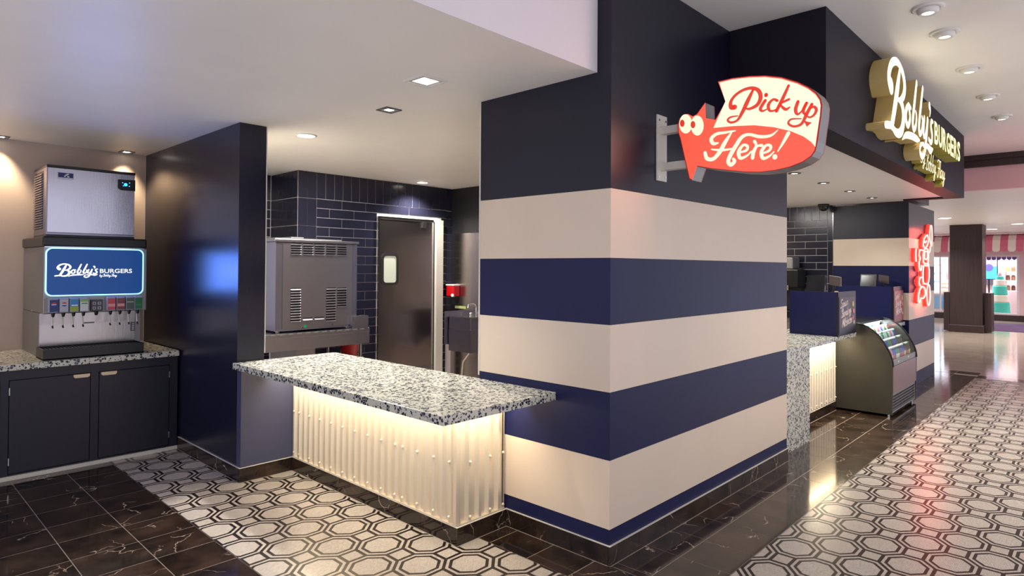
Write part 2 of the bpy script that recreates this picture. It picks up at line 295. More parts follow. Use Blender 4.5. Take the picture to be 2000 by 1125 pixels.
LOGO = [[[(0.0572,0.1246,0.0418),(0.0384,0.138,0.0337),(0.0404,0.1582,0.0269),(0.064,0.1832,0.0229),(0.1044,0.1973,0.0202),(0.1414,0.1953,0.0202),(0.1751,0.1805,0.0242),(0.1906,0.1549,0.0283),(0.1785,0.1279,0.0242),(0.1448,0.1091,0.0162),(0.1178,0.1064,0.0094)],[(0.1414,0.1852,0.0162),(0.1178,0.1347,0.031),(0.0909,0.0808,0.031),(0.064,0.0323,0.0269)],[(0.1347,0.1077,0.0121),(0.165,0.0997,0.0256),(0.1785,0.0741,0.031),(0.165,0.0418,0.0296),(0.1347,0.0242,0.0242),(0.0976,0.0215,0.0202),(0.064,0.0296,0.0175),(0.0303,0.0269,0.0189),(0.0047,0.0229,0.0175)]],[[(0.2323,0.1158,0.0135),(0.2054,0.0943,0.0215),(0.2067,0.0673,0.0202),(0.229,0.0606,0.0175),(0.2492,0.0842,0.0189),(0.2357,0.1131,0.0148),(0.2593,0.1111,0.0094)]],[[(0.3253,0.1939,0.0175),(0.303,0.1414,0.0215),(0.2795,0.0808,0.0229),(0.2896,0.0606,0.0175),(0.3145,0.0741,0.0175),(0.3232,0.101,0.0162),(0.3131,0.1131,0.0094)]],[[(0.4007,0.1953,0.0175),(0.3771,0.1414,0.0215),(0.3535,0.0808,0.0229),(0.3636,0.0606,0.0175),(0.3886,0.0741,0.0175),(0.3993,0.101,0.0162),(0.3906,0.1131,0.0094)]],[[(0.4209,0.1145,0.0189),(0.4088,0.0741,0.0215),(0.4242,0.062,0.0135),(0.4512,0.0943,0.0121),(0.4646,0.1178,0.0202)],[(0.4646,0.1178,0.0202),(0.4444,0.0572,0.0229),(0.4209,0.0135,0.0189),(0.3872,0.0013,0.0175),(0.365,0.0121,0.0162),(0.3771,0.0323,0.0135),(0.4141,0.0404,0.0094)]],[[(0.4896,0.1636,0.0242),(0.5003,0.1515,0.0162),(0.4936,0.1333,0.0054)]],[[(0.5387,0.1246,0.0094),(0.5185,0.1226,0.0175),(0.5084,0.1064,0.0189),(0.5253,0.0862,0.0215),(0.5219,0.066,0.0189),(0.5017,0.0586,0.0162),(0.4801,0.064,0.0148)]],[[(0.165,0.0135,0.004),(0.2054,0.031,0.0175),(0.2727,0.0391,0.0202),(0.3266,0.0404,0.0189),(0.3616,0.0418,0.0054)]],[[(0.4074,0.0323,0.0067),(0.4613,0.0404,0.0175),(0.5017,0.035,0.0242),(0.5354,0.0431,0.0067)]]]
NEON = [[(8.058,2.252),(8.013,2.142),(8.037,2.03),(8.135,1.957),(8.18,2.086),(8.151,2.244),(8.058,2.252)],[(8.036,1.954),(8.011,1.877),(7.901,1.843)],[(7.844,2.11),(7.679,2.066),(7.581,2.001),(7.58,1.94),(7.695,1.917),(7.843,1.96),(7.921,2.038),(7.844,2.11)],[(7.679,2.066),(7.61,2.033),(7.679,1.99),(7.784,2.021)],[(7.637,1.899),(7.551,1.818),(7.578,1.721),(7.693,1.698),(7.87,1.699),(7.913,1.825),(7.842,1.904),(7.637,1.899)],[(7.677,1.869),(7.653,1.771),(7.811,1.761),(7.83,1.861),(7.677,1.869)],[(7.523,1.878),(7.356,1.88),(7.301,1.813),(7.36,1.766),(7.3,1.706),(7.326,1.623),(7.409,1.599),(7.465,1.671)],[(7.606,1.682),(7.78,1.661),(7.93,1.687)],[(7.578,1.666),(7.548,1.551),(7.581,1.423),(7.897,1.418),(7.971,1.575),(7.911,1.675)],[(7.519,1.502),(7.352,1.491),(7.297,1.432),(7.379,1.383),(7.546,1.368)],[(7.268,1.267),(7.241,1.185),(7.322,1.158),(7.405,1.215),(7.545,1.205),(7.694,1.255),(7.66,1.342),(7.501,1.372),(7.351,1.336),(7.268,1.267)],[(7.896,1.4),(7.806,1.327),(7.805,1.203),(7.863,1.102),(7.966,1.11),(8.028,1.221),(7.987,1.361),(7.896,1.4)],[(7.114,1.892),(7.087,1.809),(7.112,1.716)]]
# ================================================================== FLOOR
floor = sbox('floor', grout, -3.5, 27, -2.9, 7, -.06, -.001)
def clip(poly, x0, x1, y0, y1):
    for ax, lim, sg in ((0, x0, 1), (0, x1, -1), (1, y0, 1), (1, y1, -1)):
        out = []
        for i in range(len(poly)):
            a, b = poly[i-1], poly[i]; ia = (a[ax]-lim)*sg >= 0; ib = (b[ax]-lim)*sg >= 0
            if ia != ib:
                t = (lim-a[ax])/(b[ax]-a[ax]); out.append((a[0]+(b[0]-a[0])*t, a[1]+(b[1]-a[1])*t))
            if ib: out.append(b)
        poly = out
        if len(poly) < 3: return []
    return poly
def flat_piece(mb, poly):
    mb.prism(poly, lambda u, v, d: (u, v, d), 0, -.0025)
PH = lambda r, n, ph: [(r/math.cos(math.pi/n)*math.cos(2*math.pi*(k+.5)/n+ph), r/math.cos(math.pi/n)*math.sin(2*math.pi*(k+.5)/n+ph)) for k in range(n)]
def quad_ring(r0, r1, sx, sy):
    A, B = PH(r0, 8, 0), PH(r1, 8, 0)
    return [[(A[k][0]*sx, A[k][1]*sy), (A[(k+1) % 8][0]*sx, A[(k+1) % 8][1]*sy), (B[(k+1) % 8][0]*sx, B[(k+1) % 8][1]*sy), (B[k][0]*sx, B[k][1]*sy)] for k in range(8)]
def mosaic_region(ox, oy, sx, sy, x0, x1, y0, y1, seen, skip):
    """octagon and square insets of pale tesserae on a dark tesserae bed"""
    sbox_ = MB().box(x0, x1, y0, y1, -.004, -.0005).build('mosaic_bed', mosd, floor)
    core = [(a*sx, b*sy) for a, b in PH(.240, 8, 0)]; rings = quad_ring(.287, .329, sx, sy)
    h = .1464-.030; sq = [(-h*sx, -h*sy), (h*sx, -h*sy), (h*sx, h*sy), (-h*sx, h*sy)]
    shared = {}; rest = MB(); edge = [(x0, x1, y0, y1)]
    def put(kind, cx, cy):
        polys = [core]+rings if kind == 'octagon_tile' else [sq]
        if skip(cx, cy): return
        out = []; cut = False
        for p in polys:
            q = [(cx+a, cy+b) for a, b in p]; c = clip(q, x0+.004, x1-.004, y0+.004, y1-.004)
            if len(c) != len(q) or max(abs(a[0]-b[0])+abs(a[1]-b[1]) for a, b in zip(sorted(c), sorted(q))) > 1e-6: cut = True
            if len(c) > 2: out.append(c)
        if not out: return
        if not seen(cx, cy):
            for p in out: flat_piece(rest, p)
            return
        if cut:
            mb = MB()
            for p in out: flat_piece(mb, p)
            mb.build(kind, mosa, floor)
        else:
            if kind not in shared:
                mb = MB()
                for p in polys: flat_piece(mb, p)
                o = mb.build(kind, mosa, floor); shared[kind] = o.data
            else:
                o = bpy.data.objects.new(kind, shared[kind]); COL.objects.link(o); o.parent = floor
            o.location = (cx, cy, 0)
    for i in range(int((x0-ox)/sx*2)-2, int((x1-ox)/sx*2)+3):
        for j in range(int((y0-oy)/sy*2)-2, int((y1-oy)/sy*2)+3):
            put('octagon_tile' if (i+j) % 2 == 0 else 'square_tile', ox+i*sx/2, oy+j*sy/2)
    if rest.v:
        o = rest.build('mosaic_field', mosa, floor); o['kind'] = 'stuff'
mosaic_region(-.51, .911, .39, .352, -1.35, -.25, -2.9, 3.97, lambda x, y: y > .55-(x+1.35)*1.1,
              lambda x, y: (x > -.2 and y > .78) or (x > -.2) or (x > -.65 and y > 2.95))
def seen_c(x, y):                                   # inside what the photograph shows of the corridor
    return y > -.75-.42*(max(x, 0)**.5)-.02*x-.35 and x > .3
mosaic_region(.926, -.647, .393, .3425, -.25, 8.75, -2.9, -.517, seen_c, lambda x, y: False)
def marble_grid(xs, ys, keep=None):
    for a, b in zip(xs, xs[1:]):
        for c, d in zip(ys, ys[1:]):
            if keep and not keep((a+b)/2, (c+d)/2): continue
            unit_piece('marble_tile', marb, floor, a+.002, b-.002, c+.0026, d-.0026, -.006, random.uniform(-.0002, .0001))
rng = lambda a, s, n: [a+s*k for k in range(n)]
marble_grid([-3.31, -2.98, -2.65, -2.32, -1.99, -1.66, -1.35], [y for y in rng(2.13-.304*16, .304, 22)]+[3.99])
marble_grid([-.25, 0.0], [-.225, .085, .375, .662, .80])
marble_grid(rng(-.25, .306, 31), [-.517, -.225])
marble_grid([0.0]+rng(.056, .306, 10), [-.225, .0])
marble_grid(rng(2.59, .306, 22), [-.225, .065, .34])
MB().box(.0, 2.93, 1.025, 5.4, -.01, -.0003).box(-.6, .0, 2.8, 5.4, -.01, -.0003).build('kitchen_floor', rough_wall('quarry_tile', (176, 160, 146), .4, .05), floor)
MB().box(2.59, 6.98, .34, 2.4, -.01, -.0003).build('service_floor', bpy.data.materials['quarry_tile'], floor)
marble_grid([8.75, 9.05], rng(-2.9, .298, 9)); marble_grid(rng(9.05, .306, 2), [-.517, -.225, .06, .34, .64, .94])
MB().box(9.055, 26.9, -2.9, 6.5, -.008, -.0005).build('polished_floor', beige, floor)
carpet = rough_wall('purple_carpet', (92, 58, 104), .9, .15)
MB().box(18.2, 21.3, -2.5, .62, -.0005, .008).build('carpet_inset', carpet, floor)
# ================================================================== WALLS
def slices(name, x0, x1, y0, y1, lv, parent):
    for (a, b, mt) in lv: pbox(name, mt, parent, x0, x1, y0, y1, a+.0012, b-.0012)
pier = sbox('wall_pier', navyd, .004, 2.581, .004, 1.016, 0, 3.3)
LV = [(.0, .187, navy), (.187, .56, cream), (.56, .926, navy), (.926, 1.293, cream), (1.293, 1.656, navy), (1.656, 2.037, cream), (2.037, 3.3, navyd)]
slices('stripe_panel', 0, 2.585, 0, 1.02, LV, pier)
pbox('edge_trim', alum, pier, -.002, .006, 1.02, 1.032, .9, 2.68)
def base_run(x0, y0, x1, y1, nx, ny, parent, h=.105, name='baseboard_tile', L=.305):
    """marble skirting pieces along a wall line, thickness towards (nx,ny), metal cap on top"""
    n = max(1, round(math.hypot(x1-x0, y1-y0)/L)); T = .012
    for k in range(n):
        a = (x0+(x1-x0)*k/n, y0+(y1-y0)*k/n); b = (x0+(x1-x0)*(k+1)/n, y0+(y1-y0)*(k+1)/n); g = .0008
        X = sorted((a[0], b[0])); Y = sorted((a[1], b[1]))
        if abs(X[1]-X[0]) > abs(Y[1]-Y[0]): X = [X[0]+g, X[1]-g]
        else: Y = [Y[0]+g, Y[1]-g]
        unit_piece(name, marb, parent, X[0]+min(0, nx*T), X[1]+max(0, nx*T), Y[0]+min(0, ny*T), Y[1]+max(0, ny*T), .0005, h-.003)
    X = sorted((x0, x1)); Y = sorted((y0, y1))
    unit_piece('grout_line', grout, parent, X[0]+min(0, nx*(T+.005)), X[1]+max(0, nx*(T+.005)), Y[0]+min(0, ny*(T+.005)), Y[1]+max(0, ny*(T+.005)), -.001, .0006)
    unit_piece('cap_trim', alum, parent, X[0]+min(0, nx*T), X[1]+max(0, nx*T), Y[0]+min(0, ny*T), Y[1]+max(0, ny*T), h-.003, h)
bb = MB().box(-.0005, .0, .0, .76, .01, .1).build('baseboard_pier', blk); struct(bb)
base_run(-.0005, 0, -.0005, .772, -1, 0, bb); base_run(-.0125, -.0005, 2.585, -.0005, 0, -1, bb)
# left partition (navy wood grain) and knee wall below the pickup counter
part = sbox('wall_left', navywood, -.82, -.612, 2.79, 4.949, 0, 2.684)
pbox('edge_trim', alum, part, -.612, -.604, 2.788, 4.9, .93, 2.68)
greyn = rough_wall('knee_wall_paint', (64, 67, 92), .45, .03)
knee = sbox('wall_knee', greyn, -.82, -.005, 2.715, 2.786, 0, .829)
bl = struct(MB().box(-.8205, -.82, 2.8, 3.9, .01, .1).build('baseboard_left', blk))
base_run(-.8205, 2.715, -.8205, 3.96, -1, 0, bl); base_run(-.8325, 2.7145, -.405, 2.7145, 0, -1, bl)
wb = sbox('wall_back', tan, -4.5, -.82, 4.95, 5.05, 0, 2.684)
# kitchen shell
kb = sbox('wall_kitchen', tgrout, .642, 2.93, 4.665, 5.3, 0, 2.684)
kr = sbox('wall_recess', tgrout, -.6, .642, 5.305, 5.4, 0, 2.684)
kk = sbox('wall_right', black, 2.931, 3.05, 1.0, 5.3, 0, 2.684)
TW, TH = .1145, .304
Z1 = 2.381
def course(fn, u0, u1, parent, holes=(), first=0):
    """soldier course on top, running bond below; fn(u0,u1,z0,z1) makes a tile"""
    u = u0
    while u < u1-.01: fn(u+.0035, min(u+TW, u1)-.0035, Z1+.0035, 2.683); u += TW
    rows = []; z = Z1
    while z > .1: rows.append((z-.108, z)); z -= .108
    for k, (z0, z1) in enumerate(rows):
        u = u0-(.33-.165*(k % 2))+first
        while u < u1-.01:
            a, b = max(u, u0), min(u+.33, u1); u += .33
            segs = [(a, b)]
            for (h0, h1, hz) in holes:
                if z0 < hz-.01: segs = [(p, q) for s, e in segs for p, q in ((s, min(e, h0)), (max(s, h1), e)) if q-p > .015]
            for p, q in segs:
                if q-p > .015: fn(p+.0035, q-.0035, z0+.0035, z1-.0035)
for x in (.642, .757):                                   # two vertical tile columns at the corner
    for z0, z1 in ((2.381, 2.683), (2.066, 2.377), (1.75, 2.062), (1.44, 1.746), (1.13, 1.436), (.82, 1.126)):
        unit_piece('wall_tile', tilem, kb, x+.002, x+TW-.002, 4.657, 4.665, z0, z1)
course(lambda a, b, c, d: unit_piece('wall_tile', tilem, kb, a, b, 4.657, 4.665, c, d), .872, 2.83, kb, [(1.70, 2.74, 2.235)])
for z0, z1 in [(2.381, 2.683)]+[(2.377-.108*(k+1), 2.373-.108*k) for k in range(16)]:
    unit_piece('wall_tile', tilem, kb, 2.832, 2.928, 4.657, 4.665, z0, z1)
for k in range(6):                                       # side of the corner chase
    for z0, z1 in ((2.381, 2.683), (2.066, 2.377), (1.75, 2.062)):
        unit_piece('wall_tile', tilem, kb, .634, .642, 4.665+.106*k+.004, 4.665+.106*(k+1)-.004, z0+.002, z1-.002)
course(lambda a, b, c, d: unit_piece('wall_tile', tilem, kr, a, b, 5.297, 5.305, c, d), -.35, .63, kr)
steelp = pbox('steel_panel', steeld, kk, 2.922, 2.931, 3.2, 4.655, 0, 2.055)
pbox('edge_trim', chrome, kk, 2.918, 2.93, 3.2, 4.655, 2.055, 2.062)
# low ceiling, white drop face, high ceiling
lc = sbox('ceiling', white, -4.4, -.001, .095, 5.05, 2.685, 2.8)
sbox('ceiling', white, -.001, 3.05, 1.021, 5.4, 2.685, 2.8)
sbox('wall_soffit', white2, -4.4, -.0012, .0915, .0945, 2.685, 3.4)
sbox('ceiling', white, -3.3, 8.655, -3.0, .09, 3.301, 3.4)
# order bay bulkhead
bh = sbox('wall_bulkhead', bulk, 1.475, 6.85, -.645, -.456, 2.515, 3.3)
pbox('end_panel', bulk, bh, 1.475, 1.60, -.456, -.003, 2.515, 3.3); pbox('end_panel', bulk, bh, 6.72, 6.85, -.456, -.003, 2.515, 3.3)
pbox('back_panel', navyd, bh, 2.59, 6.85, -.003, .05, 2.60, 3.3)
struct(MB().box(1.601, 2.588, -.4555, -.004, 2.535, 2.57).box(2.588, 6.719, -.4555, 2.4, 2.535, 2.57).box(6.719, 6.978, .0, 2.4, 2.535, 2.57).build('ceiling', white))
sbox('wall_order', cream, 3.06, 8.7, 2.401, 2.5, 0, 2.59)
# end pier (stripes) and its tiled return
ep = sbox('wall_end', navyd, 6.984, 8.676, -.011, .926, 0, 2.512)
LV2 = [(.0, .187, navy), (.187, .56, cream), (.56, .926, navy), (.926, 1.293, cream), (1.293, 1.656, navy), (1.656, 2.037, cream), (2.037, 2.514, navyd)]
slices('stripe_panel', 6.98, 8.68, -.015, .93, LV2, ep); sbox('wall_lintel', navyd, 6.98, 8.68, .051, 2.4, 2.6, 3.3)
et = sbox('wall_tiled', tgrout, 6.988, 7.1, .936, 2.4, 0, 2.544)
pbox('edge_trim', chrome, et, 6.975, 6.99, .930, .936, .9, 2.53)
for z0, z1 in ((2.325, 2.543), (2.02, 2.321), (1.71, 2.016), (1.4, 1.706), (1.09, 1.396)):
    unit_piece('wall_tile', tilem, et, 6.98, 6.988, .940, 1.005, z0+.002, z1-.002)
for k in range(9): unit_piece('wall_tile', tilem, et, 6.98, 6.988, 1.012+.107*k, 1.012+.107*(k+1)-.008, 2.327, 2.543)
for r in range(14):
    u = 1.012-(.0 if r % 2 else .155)
    while u < 2.0:
        a = max(u, 1.012); b = min(u+.31, 2.0); u += .31
        if b-a > .02: unit_piece('wall_tile', tilem, et, 6.98, 6.988, a, b-.008, 2.321-.1035*(r+1)+.008, 2.321-.1035*r)
# far end: beam, fascia, low ceiling
fb = sbox('wall_fascia', pinkw, 8.66, 8.75, -6, 3, 2.795, 3.4)
tr = sbox('trim_1', darkwood, 8.60, 8.66, -6, 3, 3.125, 3.3)
pbox('moulding', darkwood, tr, 8.57, 8.60, -6, 3, 3.22, 3.3, bev=.008)
sbox('ceiling', white, 8.751, 26.5, -6, 6.5, 2.79, 2.9)
# bakery across the far end
cw = sbox('wall_bakery', pinkw, 22.5, 22.62, 2.72, 5.5, 0, 2.78)
pbox('wall_panel', pinkw, cw, 22.5, 22.62, 1.25, 1.86, .2, 2.1); pbox('wall_panel', pinkw, cw, 22.5, 22.62, -4, .06, .2, 2.1)
pbox('wall_header', pinkw, cw, 22.5, 22.62, -4, 2.72, 2.1, 2.78); pbox('wall_plinth', darkwood, cw, 22.47, 22.62, -4, 2.72, 0.0, .19)
shopw = rough_wall('shop_inner_wall', (196, 168, 172), .6, .03)
sbox('wall_shop', shopw, 25.2, 25.3, -2, 5, .0, 2.78)
glass = bpy.data.materials.new('clear_glass'); glass.use_nodes = True
_n = glass.node_tree.nodes; _l = glass.node_tree.links; _n.clear()
_o = _n.new('ShaderNodeOutputMaterial'); _m = _n.new('ShaderNodeMixShader'); _t = _n.new('ShaderNodeBsdfTransparent'); _g = _n.new('ShaderNodeBsdfGlossy'); _f = _n.new('ShaderNodeLayerWeight'); _p = _n.new('ShaderNodeMath'); _p.operation = 'POWER'; _p.inputs[1].default_value = 4; _q = _n.new('ShaderNodeMath'); _q.operation = 'MULTIPLY_ADD'; _q.inputs[1].default_value = .14; _q.inputs[2].default_value = .03
_t.inputs[0].default_value = (.93, .97, .96, 1); _g.inputs['Roughness'].default_value = .03; _f.inputs[0].default_value = .5
_l.new(_f.outputs['Facing'], _p.inputs[0]); _l.new(_p.outputs[0], _q.inputs[0]); _l.new(_q.outputs[0], _m.inputs[0]); _l.new(_t.outputs[0], _m.inputs[1]); _l.new(_g.outputs[0], _m.inputs[2]); _l.new(_m.outputs[0], _o.inputs[0])
framep = pm('pale_window_frame', (214, 196, 200), .4)
for k, (y0, y1) in enumerate(((1.86, 2.72), (.06, 1.25))):
    w = struct(MB().box(22.55, 22.565, y0+.05, y1-.05, .24, 2.06).build('window_%d' % (k+1), glass))
    for a in ((y0, y0+.06, .19, 2.1), (y1-.06, y1, .19, 2.1), (y0+.06, y1-.06, .19, .25), (y0+.06, y1-.06, 2.04, 2.1)):
        pbox('frame', framep, w, 22.5, 22.6, *a)
pbox('mullion', framep, bpy.data.objects['window_1'], 22.53, 22.58, 2.13, 2.17, .25, 2.04)
# kitchen swing door
d1 = struct(MB().box(1.73, 2.598, 4.645, 4.66, .01, 2.2).build('door_1', steeld))
pbox('frame', alum, d1, 2.612, 2.73, 4.60, 4.664, 0, 2.235); pbox('frame', chrome, d1, 1.705, 1.722, 4.63, 4.664, 0, 2.235); pbox('frame', chrome, d1, 1.722, 2.612, 4.63, 4.664, 2.21, 2.235)
pbox('hinge_stile', blkm, d1, 2.598, 2.611, 4.64, 4.66, .01, 2.2); pbox('closer_bracket', black, d1, 2.39, 2.45, 4.615, 4.645, 2.12, 2.2)
def rrect(x0, x1, z0, z1, r, n=5):
    o = []
    for cx, cz, a in ((x1-r, z1-r, 0), (x0+r, z1-r, 90), (x0+r, z0+r, 180), (x1-r, z0+r, 270)):
        o += [(cx+r*math.cos(math.radians(a+90*k/n)), cz+r*math.sin(math.radians(a+90*k/n))) for k in range(n+1)]
    return o
fnY = lambda u, v, d: (u, d, v)
def ring(outer, inner, fn, d0, d1):
    mb = MB(); n = len(outer)
    A = [fn(*p, d0) for p in outer]; B = [fn(*p, d0) for p in inner]; C = [fn(*p, d1) for p in outer]; D = [fn(*p, d1) for p in inner]
    V = A+B+C+D
    for k in range(n):
        j = (k+1) % n; mb.add([V[k], V[j], V[n+j], V[n+k], V[2*n+k], V[2*n+j], V[3*n+j], V[3*n+k]], [(0, 1, 2, 3), (4, 7, 6, 5), (0, 4, 5, 1), (3, 2, 6, 7)])
    return mb
ring(rrect(1.755, 2.012, 1.372, 1.772, .06), rrect(1.785, 1.982, 1.402, 1.742, .04), fnY, 4.63, 4.645).build('window_gasket', blkm, d1)
pale = pm('door_window_pane', (196, 200, 186), .1)
MB().prism(rrect(1.785, 1.982, 1.402, 1.742, .04), fnY, 4.638, 4.644).build('window_pane', pale, d1)
pbox('kick_plate', steelh, d1, 1.75, 2.58, 4.642, 4.645, .03, .3)
# ================================================================== PICKUP COUNTER
def corrugated(mb, a0, a1, fn, pitch, off, depth=.022):
    """trapezoid ribs along a; fn(a, d)->(x,y); panel from z0 to z1 set by caller"""
    P = []; n0 = int((a0-off)/pitch)-1; n1 = int((a1-off)/pitch)+2
    for k in range(n0, n1):
        c = off+k*pitch
        for da, d in ((-.5, 0), (-.30, 0), (-.25, .18), (-.20, .72), (-.13, .97), (0, 1), (.13, .97), (.20, .72), (.25, .18), (.30, 0)):
            P.append((c+da*pitch, d*depth))
    Q = [p for p in P if a0 < p[0] < a1]; return [(a0, 0)]+Q+[(a1, 0)]
def rib_panel(name, a0, a1, fn, z0, z1, pitch, off, parent):
    Q = corrugated(None, a0, a1, fn, pitch, off); V = []; F = []
    for a, d in Q: V += [fn(a, d)+(z0,), fn(a, d)+(z1,)]
    n = len(Q)
    F = [(2*k, 2*k+2, 2*k+3, 2*k+1) for k in range(n-1)]
    V += [fn(a0, -.006)+(z0,), fn(a0, -.006)+(z1,), fn(a1, -.006)+(z0,), fn(a1, -.006)+(z1,)]
    F += [(2*n, 2*n+1, 2*n+3, 2*n+2), (0, 1, 2*n+1, 2*n), (2*n-2, 2*n+2, 2*n+3, 2*n-1)]
    mb = MB(); mb.add(V, F, 0, True); o = mb.build(name, corr, parent)
    o.data.set_sharp_from_angle(angle=math.radians(28)); return o
def screw(parent, p, n):
    mb = MB(); p = S3(p); n = S3(n); mb.cyl(p, p+n*.004, .0095, .0095, 10); mb.cyl(p+n*.004, p+n*.011, .0095, .004, 10); return mb.build('screw', corr, parent)
pc = thing('pickup_counter', (-.2, 1.75, 0), 'pickup counter clad in lit pale corrugated metal above a dark marble skirting', 'counter')
pbox('carcass', black, pc, -.385, -.004, .80, 2.70, 0, .83)
rib_panel('front_panel', .788, 2.708, lambda a, d: (-.392-d, a), .112, .83, .0775, .8335, pc)
rib_panel('end_panel', -.392, -.016, lambda a, d: (a, .795-d), .112, .83, .0775*1.06, -.306, pc)
for y in [.8335, .9775, 1.133, 1.281, 1.36]+[1.512+.1555*k for k in range(7)]+[2.60, 2.68]:
    for z in (.465, .146): screw(pc, (-.4135, y, z), (-1, 0, 0))
for x in (-.306, -.142, -.03):
    for z in (.455, .135): screw(pc, (x, .7735, z), (0, -1, 0))
pbox('corner_trim', corr, pc, -.418, -.392, .770, .796, .112, .83); pbox('corner_trim', chrome, pc, -.012, -.003, .778, .795, .112, .83)
base_run(-.408, .770, -.408, 2.703, -1, 0, pc, name='skirting_tile'); base_run(-.4205, .7695, -.014, .7695, 0, -1, pc, name='skirting_tile')
pbox('bottom_trim', corr, pc, -.418, -.39, .772, 2.703, .106, .1125); pbox('bottom_trim', corr, pc, -.389, -.014, .772, .80, .106, .1125)
ct = tag(MB().box(-.855, -.001, .376, 2.785, .831, .878, bev=.002).build('counter_slab', terr), 'long speckled terrazzo slab overhanging the lit pickup counter', 'countertop')
led = emi('led_strip', (255, 222, 165), 3.0)
pbox('led_strip', led, ct, -.60, -.585, .66, 2.68, .826, .831); pbox('led_strip', led, ct, -.58, -.04, .60, .615, .826, .831)
light('led_front', 'AREA', (-.56, 1.72, .822), 11.5, (1, .89, .70), None, .03, 1.95, rot=(0, -.7, 0)); 
light('led_end', 'AREA', (-.26, .64, .822), 2.6, (1, .89, .70), None, .40, .03, rot=(.6, 0, 0))
# ================================================================== DRINKS CABINET
cb = thing('drinks_cabinet', (-2.2, 4.45, 0), 'dark navy wood-grain base cabinet with pale pulls under the soda dispenser', 'cabinet')
pbox('carcass', blk, cb, -3.6, -.835, 3.992, 4.945, .03, .813)
for x0, x1 in ((-3.6, -3.12), (-2.65, -2.63+.03), (-2.052, -2.004), (-1.484, -1.43), (-.90, -.835)): pbox('stile', cabwood, cb, x0, x1, 3.97, 3.992, .03, .813)
pbox('rail', cabwood, cb, -3.12, -.90, 3.9705, 3.992, .742, .813); pbox('rail', cabwood, cb, -3.12, -.90, 3.9705, 3.992, .03, .04)
for k, (x0, x1, hx) in enumerate(((-2.6, -2.055, None), (-1.999, -1.489, (-1.603, -1.494)), (-1.425, -.905, (-1.416, -1.305)))):
    d = pbox('door', cabwood, cb, x0, x1, 3.966, 3.988, .045, .736, bev=.0015)
    if hx:
        mb = MB(); mb.prism([(hx[0], .735), (hx[1], .735), (hx[1], .718), (hx[1]-.012, .708), (hx[0]+.012, .708), (hx[0], .718)], fnY, 3.952, 3.966); mb.build('handle', hand, d)
        sx = x0 if k == 1 else x1
        for z in (.11, .63): pbox('hinge', chrome, d, sx-.004 if k == 1 else sx-.002, sx+.002 if k == 1 else sx+.004, 3.958, 3.966, z, z+.055)
pbox('bottom_trim', alum, cb, -3.6, -.835, 3.955, 3.992, .0, .03)
wt = tag(MB().box(-3.7, -.836, 3.93, 4.945, .815, .861, bev=.002).build('counter_slab', terr), 'speckled terrazzo slab on the navy drinks cabinet', 'countertop')
# ================================================================== SODA DISPENSER
bd = thing('soda_dispenser', (-1.42, 4.5, .861), 'eight-valve steel soda dispenser with a glowing blue screen on the left counter', 'dispenser')
pbox('rear_body', steelg, bd, -1.778, -1.045, 4.262, 4.93, .8615, 1.21, bev=.004)
pbox('head_body', steelg, bd, -1.778, -1.045, 4.115, 4.93, 1.212, 1.745, bev=.006)
pbox('splash_panel', steeld, bd, -1.776, -1.098, 4.252, 4.262, .955, 1.21)
pbox('top_cap', blk, bd, -1.79, -1.055, 4.09, 4.93, 1.746, 1.826, bev=.012)
pbox('lower_cap_trim', chrome, bd, -1.775, -1.07, 4.108, 4.115, 1.738, 1.746)
ring(rrect(-1.768, -1.075, 1.352, 1.737, .045), rrect(-1.760, -1.083, 1.360, 1.729, .04), fnY, 4.103, 4.115).build('screen_rim', e_rim, bd)
sc_ = MB().prism(rrect(-1.760, -1.083, 1.360, 1.729, .04), fnY, 4.107, 4.114).build('screen', e_scr, bd)
def logo_on(fn, wid, d0, d1, mats, parent, name, word):
    for s in LOGO[word]: pass
    mb = MB()
    for s in LOGO[word]: mb.ribbon([(a*wid, b*wid, c*wid) for a, b, c in s], fn, d0, d1, 0, len(mats)-1)
    return mb.build(name, mats, parent)
Lx, Lz, Lw = -1.708, 1.5, .545
fnS = lambda u, v, d: (Lx+u, d, Lz+v)
for k in range(9): logo_on(fnS, Lw, 4.1055, 4.1068, [e_wht], sc_, 'letter', k)
def text_at(txt, parent, name, mats, x, y, z, width, height, depth, axis='y', bold=.02, rot=None):
    """upright lettering, facing -y; scaled to width and height"""
    me = font_mesh(txt, 1, .5, bold); xs = [v.co.x for v in me.vertices]; ys = [v.co.y for v in me.vertices]
    x0, x1, y0, y1 = min(xs), max(xs), min(ys), max(ys)
    off = Vector((0, 0, 0)); q = parent
    while q: off += q.location; q = q.parent
    for v in me.vertices:
        a = (v.co.x-x0)/(x1-x0)*width; b = (v.co.y-y0)/(y1-y0)*height; d = -(v.co.z)*depth
        v.co = Vector((x+a, y+d, z+b))-off
    for mt in mats: me.materials.append(mt)
    me.update()
    if len(mats) > 1:
        for p in me.polygons: p.material_index = 0 if abs(p.normal.y) > .9 else 1
    me.name = name; me.update(); o = bpy.data.objects.new(name, me); COL.objects.link(o); o.parent = parent; return o
text_at('BURGERS', sc_, 'lettering', [e_wht], Lx+.566*Lw, 4.106, Lz+.064*Lw, .434*Lw, .064*Lw, .0012, bold=.012)
